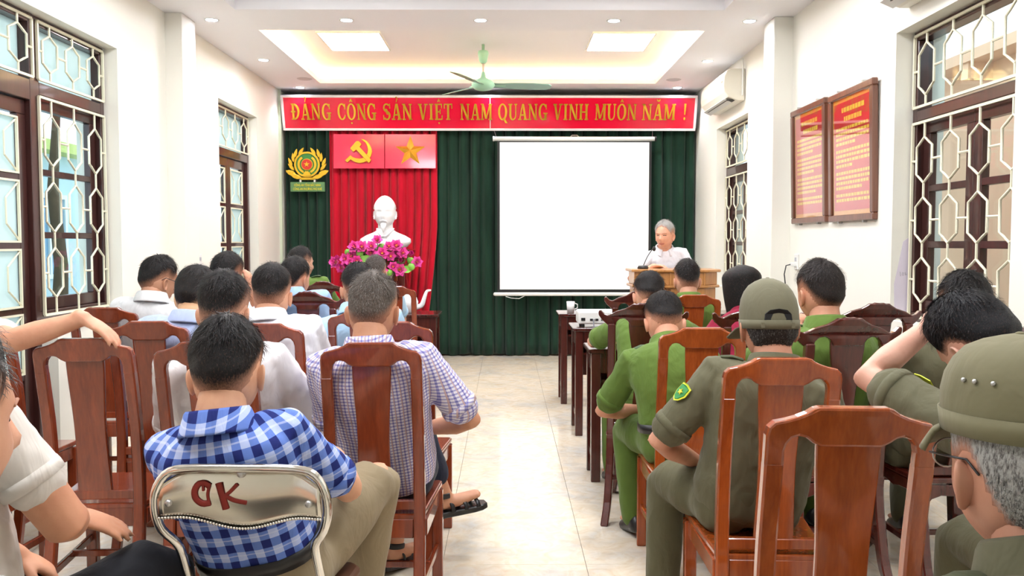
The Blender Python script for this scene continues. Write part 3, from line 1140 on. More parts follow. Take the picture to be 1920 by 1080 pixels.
# ---- framed red notices ------------------------------------------------------
def notice(y0, y1, z0, z1, label, seed):
    rnd = random.Random(seed)
    cy, cz = (y0 + y1) / 2, (z0 + z1) / 2
    L, H = (y1 - y0) / 2, (z1 - z0) / 2
    t = thing('framed_notice', label, 'framed notice', (XR - .004, cy, cz))
    t.rotation_euler = (0, math.radians(-1.5), 0)
    Mf = MATS.get('brown_notice_frame') or wood('brown_notice_frame', srgb(92, 52, 36), srgb(128, 80, 58), .3, .4)
    for a in ((-.04, 0, -L, L, H - .045, H), (-.04, 0, -L, L, -H, -H + .045), (-.04, 0, -L, -L + .05, -H + .045, H - .045), (-.04, 0, L - .05, L, -H + .045, H - .045)):
        MB().span(*a).build('frame_bar', Mf, t, bevel=.006)
    Mr = MATS.get('red_notice_print') or plain('red_notice_print', srgb(214, 44, 48), .35, var=.05)
    Mo = MATS.get('orange_notice_border') or plain('orange_notice_border', srgb(240, 166, 60), .35, var=.08, nscale=40)
    My = MATS.get('yellow_notice_print') or plain('yellow_notice_print', srgb(248, 214, 70), .4, var=.1, nscale=60)
    MB().span(-.018, -.004, -L + .045, L - .045, -H + .04, H - .04).build('border_print', Mo, t)
    sh = MB().span(-.021, -.006, -L + .075, L - .075, -H + .075, H - .075).build('red_sheet', Mr, t)
    # illegible lines of print, drawn as broken dashes
    z = H - .13
    k = 0
    while z > -H + .13:
        head = k < 2
        a, b = L - .11, -L + .11
        if head:
            a, b = a - .10 - .04 * k, b + .10
        elif k % 4 == 1:
            b = b + rnd.uniform(.1, .3)
        m = MB()
        y = a
        h = .016 if head else .010
        while y > b:
            w = rnd.uniform(.022, .05)
            m.span(-.0225, -.020, y - w, y, z - h, z + h)
            y -= w + .010
        m.build('print_line', My, sh)
        z -= .062 if head else (.05 if k % 4 == 1 else .034)
        k += 1
    t2 = NT('notice_glass') if 'notice_glass' not in MATS else None
    if t2 is not None:
        out = t2.t.nodes['Material Output']
        tr, gl, mx = t2.n('ShaderNodeBsdfTransparent'), t2.n('ShaderNodeBsdfGlossy'), t2.n('ShaderNodeMixShader')
        gl.inputs['Roughness'].default_value = .03
        lw = t2.n('ShaderNodeLayerWeight')
        lw.inputs[0].default_value = .5
        ml = t2.n('ShaderNodeMath', operation='MULTIPLY_ADD')
        t2.l(t2.math('POWER', lw.outputs['Facing'], 2.5), ml.inputs[0])
        ml.inputs[1].default_value = .6
        ml.inputs[2].default_value = .03
        t2.l(ml.outputs[0], mx.inputs[0])
        t2.l(tr.outputs[0], mx.inputs[1])
        t2.l(gl.outputs[0], mx.inputs[2])
        t2.l(mx.outputs[0], out.inputs[0])
    MB().span(-.028, -.025, -L + .045, L - .045, -H + .04, H - .04).build('glass_front', MATS['notice_glass'], t)
    for yy in (-L * .55, L * .55):
        for zz, s in ((H, 1), (-H, -1)):
            MB().box((-.02, yy, zz + s * .006), (.03, .02, .014)).build('clip', M_STEEL, t)
notice(5.385, 6.13, 1.55, 2.44, 'framed red notice on the right wall, nearer to the window', 1)
notice(6.20, 6.93, 1.555, 2.455, 'framed red notice on the right wall, next to the pilaster', 2)

# ---- wall sockets ------------------------------------------------------------
def socket(loc, nx, label, cable=False):
    t = thing('wall_socket', label, 'socket', loc)
    MB().box((nx * .006, 0, 0), (.012, .085, .125)).build('plate', M_WHITE, t, bevel=.003)
    MB().box((nx * .014, 0, .02), (.006, .03, .03)).build('outlet', plain('socket_grey_%d' % int(loc[1] * 10), srgb(190, 190, 195), .4), t)
    if cable:
        MB().box((nx * .03, .0, -.02), (.05, .03, .03)).build('plug', M_WHITE, t, bevel=.004)
        MB().tube([(nx * .05, 0, -.02), (nx * .09, 0, -.03), (nx * .10, .01, -.1), (nx * .06, .02, -.4), (nx * .02, .02, -1.0)], .005, 6).build('cable', M_BLACK, t, smooth=True)
socket((XL, 7.62, 1.24), 1, 'white wall socket on the left wall beyond the pilaster')
socket((XR, 6.86, 1.25), -1, 'white wall socket with a plugged cable under the red notices', True)

# ---- lilac repainted patch with a pencil scrawl on the far reveal of the near right window
def paint_patch():
    out = [(2.375, 1.00), (2.37, 1.15), (2.40, 1.30), (2.42, 1.41), (2.455, 1.435), (2.47, 1.36), (2.465, 1.15), (2.475, 1.0), (2.43, .96)]
    p = MB().prism(out, .002, lambda u, v, w: (u, 5.184 + w, v)).build('paint_patch', plain('pale_lilac_paint', srgb(228, 218, 232), .6, var=.02), wall_right)
    Mk = plain('pencil_grey', srgb(140, 136, 144), .8)
    for pts in ([(2.405, 1.225), (2.408, 1.20)], [(2.420, 1.222), (2.417, 1.205), (2.426, 1.203), (2.428, 1.221)], [(2.436, 1.222), (2.438, 1.206), (2.446, 1.212)]):
        MB().tube([(a, 5.1825, b) for a, b in pts], .0012, 5).build('pencil_mark', Mk, p)
paint_patch()

# ================================================================== FURNITURE
def _resample(pts, n):
    """Catmull-Rom through 3-D points"""
    P = [Vector(p) for p in pts]
    P = [P[0] * 2 - P[1]] + P + [P[-1] * 2 - P[-2]]
    out = []
    m = len(P) - 3
    for i in range(n + 1):
        f = i / n * m
        k = min(int(f), m - 1)
        t = f - k
        a, b, c, d = P[k:k + 4]
        out.append(.5 * ((2 * b) + (c - a) * t + (2 * a - 5 * b + 4 * c - d) * t * t + (3 * b - a - 3 * c + d) * t ** 3))
    return out

def bar(mb, pts, wx, wy, n=12, up=None):
    """square-section bar swept through points: half sizes wx (x) wy (other)"""
    ps = _resample(pts, n) if len(pts) > 2 else [Vector(p) for p in pts]
    rings = []
    for i, p in enumerate(ps):
        f = i / (len(ps) - 1)
        a = wx(f) if callable(wx) else wx
        b = wy(f) if callable(wy) else wy
        rings.append([p + Vector((sx * a, sy * b, 0)) for sx, sy in ((-1, -1), (1, -1), (1, 1), (-1, 1))])
    return mb.loft(rings)

def hbar(mb, a, b, w, h):
    """straight rail between two points, width w (horizontal), height h"""
    a, b = Vector(a), Vector(b)
    d = (b - a)
    rot = Matrix.Rotation(math.atan2(d.y, d.x), 3, 'Z')
    return mb.box((a + b) / 2, (d.length, w, h), rot)

# back curve of the plain chair: (y, z), y = 0 below the crest
def back_y(z):
    f = min(1.0, max(0.0, (z - .42) / .64))
    return .085 * (1 - f) ** 1.0 + .018 * math.sin(PI * f)

SEAT_Z = .44
def plain_chair_parts():
    """meshes of the slatted-back chair, shared by every copy (origin on the floor below the crest, sitter faces +y)"""
    L = []
    # crest rail with ogee shoulders
    top = [(-.174, .925), (-.174, 1.0), (-.170, 1.018), (-.158, 1.030), (-.135, 1.035), (-.112, 1.042), (-.094, 1.050), (-.080, 1.060), (-.070, 1.063)]
    bot = [(.062, .977), (.078, .985), (.092, .996), (.106, 1.0), (.120, .995), (.130, .982), (.134, .965), (.134, .925)]
    outline = top + [(-x, z) for x, z in reversed(top)] + [(-x, z) for x, z in []]
    outline = outline + [(x, z) for x, z in reversed(bot)] + [(-x, z) for x, z in bot]
    m = MB().prism(outline, .034, lambda u, v, w: (u, w + back_y(v), v))
    L.append(('crest_rail', m.mesh('crest_rail', bevel=.006, seg=2)))
    # splat
    m = MB()
    rings = []
    for i in range(15):
        f = i / 14
        z = .465 + (.985 - .465) * f
        hw = .056 + .007 * f + .004 * math.cos(f * PI * 2)
        y = back_y(z) - .014 * math.sin(PI * f) + .004
        rings.append([(sx * hw, y + sy * .008, z) for sx, sy in ((-1, -1), (1, -1), (1, 1), (-1, 1))])
    m.loft(rings)
    L.append(('splat', m.mesh('splat', bevel=.003)))
    for s in (-1, 1):
        m = MB()
        pts = [(s * .158, -.015, 0), (s * .157, .045, .2), (s * .156, .085, .44), (s * .155, .075, .7), (s * .154, back_y(.94), .94)]
        bar(m, pts, .02, .018, 16)
        L.append(('back_post', m.mesh('back_post', bevel=.005)))
        m = MB()
        bar(m, [(s * .187, .485, 0), (s * .187, .485, .415)], .021, .021)
        L.append(('front_leg', m.mesh('front_leg', bevel=.004)))
    # seat board
    poly = [(-.17, .075), (.17, .075), (.205, .50), (.195, .515), (-.195, .515), (-.205, .50)]
    m = MB().prism(poly, .022, lambda u, v, w: (u, v, w + .432))
    L.append(('seat', m.mesh('seat', bevel=.006, seg=2)))
    # aprons and stretchers
    for nm, a, b, w, h in (('apron', (-.165, .485, .39), (.165, .485, .39), .02, .06), ('apron', (-.135, .085, .39), (.135, .085, .39), .02, .07),
                           ('apron', (-.172, .09, .39), (-.187, .47, .39), .02, .06), ('apron', (.172, .09, .39), (.187, .47, .39), .02, .06),
                           ('stretcher', (-.16, .05, .2), (-.187, .48, .17), .016, .03), ('stretcher', (.16, .05, .2), (.187, .48, .17), .016, .03),
                           ('stretcher', (-.175, .27, .19), (.175, .27, .19), .016, .026)):
        L.append((nm, hbar(MB(), a, b, w, h).mesh(nm, bevel=.003)))
    L.append(('back_rail', MB().box((0, .084, .475), (.29, .022, .034)).mesh('back_rail', bevel=.003)))
    return L

def carved_chair_parts():
    """yoke-back carved chair with upturned ears and curved legs"""
    L = []
    half = [(0, 1.105), (.018, 1.107), (.03, 1.102), (.045, 1.104), (.058, 1.094), (.085, 1.078), (.11, 1.070), (.135, 1.062), (.155, 1.050), (.172, 1.042), (.19, 1.048), (.205, 1.064), (.214, 1.068), (.222, 1.058), (.220, 1.040), (.205, 1.018), (.185, 1.0), (.168, .985)]
    low = [(.135, .985), (.130, 1.008), (.115, 1.024), (.092, 1.028), (.075, 1.018), (.066, 1.004), (.06, .99)]
    right = half + low
    left = [(-x, z) for x, z in reversed(right)][:-1]
    m = MB().prism(right + left, .032, lambda u, v, w: (u, w + back_y(v - .04) + .6 * u * u, v))
    L.append(('crest_rail', m.mesh('crest_rail', bevel=.005, seg=2)))
    m = MB()
    rings = []
    for i in range(17):
        f = i / 16
        z = .465 + (1.02 - .465) * f
        hw = .05 + .012 * math.cos(f * PI * 2) + .008 * f
        y = back_y(z - .04) - .016 * math.sin(PI * f) + .004
        rings.append([(sx * hw, y + sy * .008, z) for sx, sy in ((-1, -1), (1, -1), (1, 1), (-1, 1))])
    m.loft(rings)
    L.append(('splat', m.mesh('splat', bevel=.003)))
    for s in (-1, 1):
        m = MB()
        pts = [(s * .176, -.045, 0), (s * .170, .03, .10), (s * .166, .075, .28), (s * .164, .09, .46), (s * .158, .05, .70), (s * .152, back_y(.94) - .004, 1.0)]
        bar(m, pts, .019, lambda f: .024 if f < .4 else .019, 20)
        L.append(('back_post', m.mesh('back_post', bevel=.005)))
        m = MB()
        bar(m, [(s * .205, .535, 0), (s * .198, .50, .05), (s * .190, .485, .16), (s * .20, .51, .30), (s * .198, .50, .41)], lambda f: .02 + .012 * f, lambda f: .022 + .012 * f, 16)
        L.append(('front_leg', m.mesh('front_leg', bevel=.005)))
    poly = [(-.185, .07), (.185, .07), (.222, .52), (.21, .535), (-.21, .535), (-.222, .52)]
    m = MB().prism(poly, .026, lambda u, v, w: (u, v, w + .437))
    L.append(('seat', m.mesh('seat', bevel=.007, seg=2)))
    # shaped aprons
    def apron(ax, ay, bx, by):
        a, b = Vector((ax, ay, 0)), Vector((bx, by, 0))
        d = b - a
        n = Vector((-d.y, d.x, 0)).normalized()
        prof = [(0, .42), (1, .42), (1, .33), (.93, .36), (.8, .375), (.62, .372), (.5, .362), (.38, .372), (.2, .375), (.07, .36), (0, .33)]
        mm = MB().prism(prof, .02, lambda u, v, w: tuple(a + d * u + n * w + Vector((0, 0, v))))
        return mm.mesh('apron', bevel=.003)
    for q in ((-.18, .50, .18, .50), (-.15, .082, .15, .082), (-.172, .09, -.195, .48), (.172, .09, .195, .48)):
        L.append(('apron', apron(*q)))
    for a, b in (((-.172, .06, .17), (-.19, .48, .15)), ((.172, .06, .17), (.19, .48, .15)), ((-.18, .27, .16), (.18, .27, .16))):
        L.append(('stretcher', hbar(MB(), a, b, .02, .026).mesh('stretcher', bevel=.003)))
    L.append(('back_rail', MB().box((0, .088, .475), (.30, .022, .036)).mesh('back_rail', bevel=.003)))
    return L

PLAIN = plain_chair_parts()
CARVED = carved_chair_parts()
for _k in (PLAIN, CARVED):
    for _n, _me in _k:
        _me.materials.append(None)

def chair(kind, x, y, rz, label, m):
    t = thing('wooden_chair' if kind is PLAIN else 'carved_chair', label, 'chair', (x, y, 0), math.radians(rz), 'wooden chairs of the audience')
    for nm, me in kind:
        o = inst(me, nm, t)
        o.material_slots[0].link = 'OBJECT'
        o.material_slots[0].material = m
    return t

RW, OW, DW = M_WOOD_RED, M_WOOD_ORANGE, M_WOOD_DARK
# left block, rows from the camera towards the front (y is where the crest stands)
chair(PLAIN, -2.27, 3.62, 2, 'reddish wooden chair cut by the left edge, behind the draped forearm', RW)
chair(PLAIN, -1.505, 3.03, 3, 'empty reddish wooden chair with a bare forearm draped over its crest', RW)
chair(PLAIN, -1.035, 2.92, 1, 'reddish wooden chair behind the white dotted shirt, left of the plaid man', RW)
chair(PLAIN, -0.461, 2.90, 0, 'reddish wooden chair carrying the grey-haired man in the fine check shirt', RW)
chair(PLAIN, -1.552, 3.70, 2, 'reddish wooden chair behind the man in the pale blue shirt', RW)
chair(PLAIN, -1.03, 3.60, 0, 'reddish wooden chair behind the plain white shirt, right post showing', RW)
chair(PLAIN, -0.488, 3.67, -2, 'empty reddish wooden chair just beyond the fine check shirt', RW)
chair(PLAIN, -0.715, 4.25, 0, 'reddish wooden chair behind the sky blue shirt near the teapot', RW)
chair(PLAIN, -0.879, 6.70, 0, 'farthest plain wooden chair below the white bust', RW)
chair(PLAIN, -2.12, 4.50, 4, 'reddish wooden chair nearest the left window, behind the man with glasses', RW)
chair(CARVED, -1.215, 5.22, 0, 'dark carved chair behind the light blue shirt, one ear showing', DW)
chair(CARVED, -1.42, 6.62, 0, 'dark carved chair behind the front-row officer on the left', DW)
# right block
chair(PLAIN, 0.79, 3.40, -3, 'orange-brown wooden chair behind the seated officer with bowed neck', OW)
chair(PLAIN, 0.82, 2.50, -3, 'orange-brown wooden chair carrying the man in the olive cap', OW)
chair(PLAIN, 0.716, 1.742, -4, 'empty orange-brown wooden chair nearest the camera', OW)
chair(PLAIN, 1.242, 5.58, 0, 'orange-brown wooden chair behind the front-row officer by the lectern', OW)
chair(CARVED, 0.672, 4.17, -14, 'dark carved chair at the aisle, side and curved legs in full view', DW)
chair(CARVED, 0.83, 5.25, -8, 'dark carved chair by the projector, only its crest and ear showing', DW)
chair(CARVED, 1.215, 4.05, 0, 'dark carved chair behind the woman in the red jacket', DW)
chair(CARVED, 1.365, 3.36, 0, 'dark carved chair behind the officer with raised chin, wide crest in view', DW)
chair(CARVED, 1.845, 4.19, -2, 'empty dark carved chair before the right window', DW)
chair(CARVED, 1.86, 3.33, 0, 'dark carved chair at the right edge behind the bowed heads', DW)

# ---- desks -------------------------------------------------------------------
def desk(x0, x1, y0, y1, zt, label, shelf=True):
    t = thing('meeting_desk', label, 'desk', (x0, y0, 0), 0, 'narrow dark meeting desks')
    W, D = x1 - x0, y1 - y0
    MB().span(-.02, W + .02, -.02, D + .02, zt - .025, zt).build('desk_top', M_WOOD_DESK, t, bevel=.005)
    for px in (.0, W - .055):
        for py in (.0, D - .05):
            MB().span(px, px + .055, py, py + .05, 0, zt - .025).build('leg', M_WOOD_DESK, t, bevel=.004)
    MB().span(.05, W - .05, .005, .025, zt - .14, zt - .025).build('apron', M_WOOD_DESK, t)
    MB().span(.05, W - .05, D - .025, D - .005, zt - .40, zt - .025).build('modesty_panel', M_WOOD_DESK, t)
    for px in (.012, W - .035):
        MB().span(px, px + .022, .05, D - .05, zt - .14, zt - .025).build('side_rail', M_WOOD_DESK, t)
        MB().span(px, px + .022, .05, D - .05, .12, .16).build('side_stretcher', M_WOOD_DESK, t)
    MB().span(.05, W - .05, .03, D - .03, zt - .20, zt - .185).build('shelf', M_WOOD_DESK, t)
    return t
desk(0.48, 2.0, 7.36, 7.74, .79, 'dark meeting desk farthest up the right aisle, with the white cup')
desk(0.505, 2.05, 6.13, 6.53, .79, 'dark meeting desk carrying the projector')
desk(0.50, 2.10, 4.93, 5.24, .785, 'dark meeting desk under the forearm of the leaning officer')
desk(-2.35, -0.60, 7.36, 7.76, .785, 'dark meeting desk at the left front with the white teapot')

# ---- folding chrome chair ------------------------------------------------------
def folding_chair(x, y, rz, label, marks):
    """chromed folding chair, stamped back plate; origin on the floor below the back plate; sitter faces +y"""
    t = thing('folding_chair', label, 'chair', (x, y, 0), math.radians(rz))
    Mp = MATS.get('polished_back_plate') or plain('polished_back_plate', srgb(222, 216, 204), .16, metal=1.0, var=.05)
    hw, zt = .205, .868
    # one bent tube: legs, waisted back, rounded top
    def side(s):
        return [(s * .185, .46, .01), (s * .18, .26, .30), (s * .17, .13, .50), (s * .165, .06, .63), (s * .17, .035, .675), (s * .195, .012, .715), (s * .207, .005, .76), (s * .203, 0, .81), (s * .178, 0, .852), (s * .13, 0, .866)]
    pts = _resample(side(-1) + [(0, 0, zt)] + list(reversed(side(1))), 60)
    MB().tube(pts, .011, 12).build('back_tube', M_CHROME, t, smooth=True)
    for s in (-1, 1):
        MB().tube(_resample([(s * .175, -.13, .01), (s * .178, .05, .24), (s * .18, .22, .42), (s * .18, .36, .44)], 12), .010, 10).build('rear_leg', M_CHROME, t, smooth=True)
        MB().tube([(s * .163, .09, .565), (s * .172, .02, .44), (s * .178, .0, .2)], .006, 8).build('link_strut', M_CHROME, t, smooth=True)
        MB().tube([(s * .185, .46, .012), (s * .185, .46, .0)], .014, 10).build('rubber_foot', M_BLACK, t)
        MB().tube([(s * .175, -.13, .012), (s * .175, -.13, .0)], .014, 10).build('rubber_foot', M_BLACK, t)
    MB().tube([(-.175, -.1, .055), (.175, -.1, .055)], .008, 8).build('cross_bar', M_CHROME, t, smooth=True)
    # stamped plate with a wavy lower edge
    n = 28
    vs, fs = [], []
    rows = 8
    for j in range(rows + 1):
        for i in range(n + 1):
            u = -1 + 2 * i / n
            xx = u * .195
            zhi = zt - .004 - .06 * max(0, abs(u) - .62) ** 1.5 * 3.2
            zlo = .748 - .030 * (math.cos(min(1, abs(u) * 1.25) * PI) * .5 + .5)
            z = zlo + (zhi - zlo) * j / rows
            yy = -.012 * math.sin(PI * j / rows) * (1 - u * u * .6) + .02 * (1 - u * u) - .004
            vs.append((xx, yy, z))
    for j in range(rows):
        for i in range(n):
            a = j * (n + 1) + i
            fs.append((a, a + 1, a + n + 2, a + n + 1))
    pl = MB().add(vs, fs).build('back_plate', Mp, t, smooth=True, fix=False)
    md = pl.modifiers.new('thickness', 'SOLIDIFY')
    md.thickness = .003
    # crimped lower edge: a row of little beads joined in one trim
    m = MB()
    for i in range(57):
        u = -1 + 2 * i / 56
        zlo = .748 - .030 * (math.cos(min(1, abs(u) * 1.25) * PI) * .5 + .5)
        m.sphere((u * .193, .02 * (1 - u * u) - .006, zlo), .0042, 6, 4)
    stuff(m.build('crimped_edge', M_CHROME, t, smooth=True))
    for xx, zz in ((-.17, .785), (.165, .785), (0, .852)):
        MB().lathe([(.001, -.006), (.006, -.006), (.009, 0), (.009, .004), (.001, .004)], 12, (xx, -.002 + .018 * (1 - (xx / .195) ** 2) - .01, zz), 'Y').build('rivet', M_STEEL, t, smooth=True)
    # seat
    poly = [(-.17, .14), (.17, .14), (.19, .46), (.16, .50), (-.16, .50), (-.19, .46)]
    MB().prism(poly, .035, lambda u, v, w: (u, v, w + .44)).build('seat', plain('brown_vinyl_seat_%d' % int(abs(x) * 100), srgb(96, 60, 40), .5), t, bevel=.012, seg=2)
    if marks:
        Mr = plain('dark_red_paint', srgb(138, 40, 30), .6)
        def yb(xx, zz):
            return .02 * (1 - (xx / .195) ** 2) - .0165
        def stroke(pts, r):
            return MB().tube(_resample([(a, yb(a, b), b) for a, b in pts], 16), r, 6, flat=.0012, up=(0, 1, 0)).build('painted_mark', Mr, t, smooth=True)
        k = .41 / 1500.0     # plate units
        def q(px, py):
            return ((px - 830) * k, .868 - (py - 100) * k * 1.0)
        stroke([q(560, 262), q(520, 235), q(470, 240), q(435, 300), q(445, 370), q(500, 415), q(565, 408)], .0075)
        stroke([q(560, 255), q(545, 330), q(552, 400)], .0035)
        stroke([q(505, 250), q(508, 300)], .003)
        stroke([q(640, 235), q(665, 330), q(700, 465)], .0085)
        stroke([q(800, 245), q(740, 310), q(690, 350)], .0045)
        stroke([q(690, 345), q(770, 385), q(880, 408)], .0055)
    return t
folding_chair(-0.63, 2.0, -2, 'chrome folding chair with red painted marks behind the plaid man', True)
folding_chair(-1.13, 1.50, -12, 'chrome folding chair at the left edge under the man in the cream shirt', False)
folding_chair(-0.72, 0.72, 8, 'chrome folding chair under the person in the left corner close to the camera', False)

def stool(x, y, label):
    t = thing('wooden_stool', label, 'stool', (x, y, 0))
    MB().span(-.17, .17, -.16, .16, .405, .44).build('seat', M_WOOD_DARK, t, bevel=.008)
    for sx in (-1, 1):
        for sy in (-1, 1):
            MB().tube([(sx * .16, sy * .15, 0), (sx * .13, sy * .12, .41)], .02, 8, round_ends=False).build('leg', M_WOOD_DARK, t)
        hbar(MB(), (sx * .148, -.13, .15), (sx * .148, .13, .15), .02, .03).build('stretcher', M_WOOD_DARK, t)
stool(1.54, 2.14, 'low dark wooden stool under the officer with the raised arm')
stool(0.80, 1.02, 'low dark wooden stool under the man with cap and glasses')

# ---- lectern, microphones, projector, teapot -----------------------------------
def lectern():
    t = thing('lectern', 'honey-coloured wooden lectern with chamfered corners in front of the speaker', 'lectern', (1.60, 8.12, 0))
    M = M_WOOD_LECTERN
    def body(z0, z1, grow=0.0):
        w, d, c = .40 + grow, .26 + grow, .14
        return MB().prism([(-w, d), (-w, -d + c), (-w + c, -d), (w - c, -d), (w, -d + c), (w, d)], z1 - z0, lambda u, v, ww: (u, v, ww + (z0 + z1) / 2))
    body(0, .08, .03).build('plinth', M, t, bevel=.008)
    body(.08, 1.0, -.02).build('body', M, t, bevel=.006)
    body(.985, 1.01, .01).build('moulding', M, t, bevel=.006)
    body(1.01, 1.13, -.01).build('upper_frieze', M, t, bevel=.005)
    body(1.13, 1.155, .02).build('top_board', M, t, bevel=.006)
    for k in range(4):
        MB().span(-.235 + k * .157 - .006, -.235 + k * .157 + .006, -.262, -.245, 1.012, 1.128).build('flute', M, t)
    MB().span(-.20, .20, -.252, -.235, .2, .9).build('front_panel', M, t, bevel=.01)
lectern()

def gooseneck(base, tip, label, m=None):
    b, p = Vector(base), Vector(tip)
    t = thing('gooseneck_microphone', label, 'microphone', base)
    MB().lathe([(.002, 0), (.05, 0), (.055, .01), (.045, .03), (.002, .035)], 18).build('base', M_BLACK, t, smooth=True)
    d = p - b
    MB().tube(_resample([(0, 0, .02), tuple(d * .35 + Vector((0, 0, .04))), tuple(d * .75 + Vector((0, 0, .03))), tuple(d)], 14), .005, 8).build('neck', M_BLACK, t, smooth=True)
    MB().sphere(tuple(d), .018, 12, 8, (1, 1, 1.4)).build('capsule', m or M_BLACK, t, smooth=True)
gooseneck((1.315, 8.16, 1.155), (1.455, 8.36, 1.345), 'thin black gooseneck microphone on the lectern')
gooseneck((-1.32, 7.55, .785), (-1.34, 7.42, 1.09), 'desk microphone with grey windscreen on the left front desk', plain('grey_windscreen', srgb(92, 92, 96), .9))

def projector():
    t = thing('projector', 'white projector on the second right desk by the aisle', 'projector', (0.665, 6.30, .79))
    MB().span(-.135, .14, -.11, .12, .02, .115).build('casing', M_WHITE, t, bevel=.012, seg=2)
    MB().lathe([(.002, .12), (.035, .12), (.036, .145), (.03, .15), (.002, .135)], 18, (.06, 0, .07), 'Y').build('lens', M_BLACK, t, smooth=True)
    for k, (a, w, h) in enumerate(((-.10, .03, .022), (-.04, .022, .016), (.0, .022, .016), (.04, .02, .014))):
        MB().span(a - w / 2, a + w / 2, -.1125, -.108, .045, .045 + h).build('port', M_BLACK, t)
    for k in range(5):
        MB().span(.07 + k * .012, .076 + k * .012, -.1125, -.108, .04, .09).build('vent_slit', plain('vent_grey_%d' % k, srgb(120, 120, 120), .6), t)
    for sx in (-.1, .1):
        for sy in (-.08, .09):
            MB().lathe([(.002, 0), (.014, 0), (.012, .022), (.002, .022)], 10, (sx, sy, 0)).build('foot', M_BLACK, t)
    MB().tube(_resample([(-.02, -.112, .055), (-.03, -.16, .04), (-.02, -.20, -.08), (.0, -.19, -.30)], 14), .005, 6).build('cable', plain('grey_cable', srgb(120, 120, 125), .5), t, smooth=True)
projector()
def cup():
    t = thing('water_cup', 'white cup at the aisle end of the farthest right desk', 'cup', (0.57, 7.46, .79))
    MB().lathe([(.002, 0), (.03, 0), (.036, .10), (.033, .10), (.028, .008), (.002, .008)], 18).build('body', M_WHITE, t, smooth=True)
    MB().tube([(.034, 0, .03), (.06, 0, .045), (.06, 0, .075), (.035, 0, .085)], .005, 6).build('handle', M_WHITE, t, smooth=True)
cup()
def teapot():
    t = thing('teapot', 'white teapot with a long spout at the end of the left desk', 'teapot', (-0.86, 7.52, .785))
    M = plain('white_porcelain', srgb(240, 240, 240), .12, var=.01, coat=.5)
    MB().lathe([(.002, 0), (.05, 0), (.055, .008), (.085, .06), (.09, .10), (.07, .15), (.04, .165), (.002, .165)], 24).build('body', M, t, smooth=True)
    MB().lathe([(.002, .165), (.042, .165), (.036, .18), (.012, .188), (.014, .205), (.002, .21)], 18).build('lid', M, t, smooth=True)
    MB().tube(_resample([(.07, 0, .05), (.12, 0, .07), (.145, 0, .14), (.165, 0, .19), (.195, 0, .20)], 14), [.026 - .0012 * k for k in range(15)], 10).build('spout', M, t, smooth=True)
    MB().tube(_resample([(-.07, 0, .13), (-.13, 0, .14), (-.14, 0, .08), (-.08, 0, .04)], 12), .008, 8).build('handle', M, t, smooth=True)
teapot()

# ---- pedestal, bust, lotus arrangement --------------------------------------------
def pedestal():
    t = thing('bust_pedestal', 'dark wooden pedestal with moulded top under the white bust', 'pedestal', (-1.40, 9.95, 0))
    MB().span(-.29, .29, -.27, .27, 0, .12).build('plinth', M_WOOD_DARK, t, bevel=.01)
    MB().span(-.25, .25, -.23, .23, .12, 1.24).build('shaft', M_WOOD_DARK, t, bevel=.006)
    MB().span(-.17, .17, -.245, -.225, .25, 1.10).build('panel', M_WOOD_RED, t, bevel=.01)
    MB().span(-.29, .29, -.27, .27, 1.24, 1.28).build('cornice', M_WOOD_DARK, t, bevel=.01)
    MB().span(-.32, .32, -.30, .30, 1.28, 1.33).build('top_board', M_WOOD_DARK, t, bevel=.01)
pedestal()

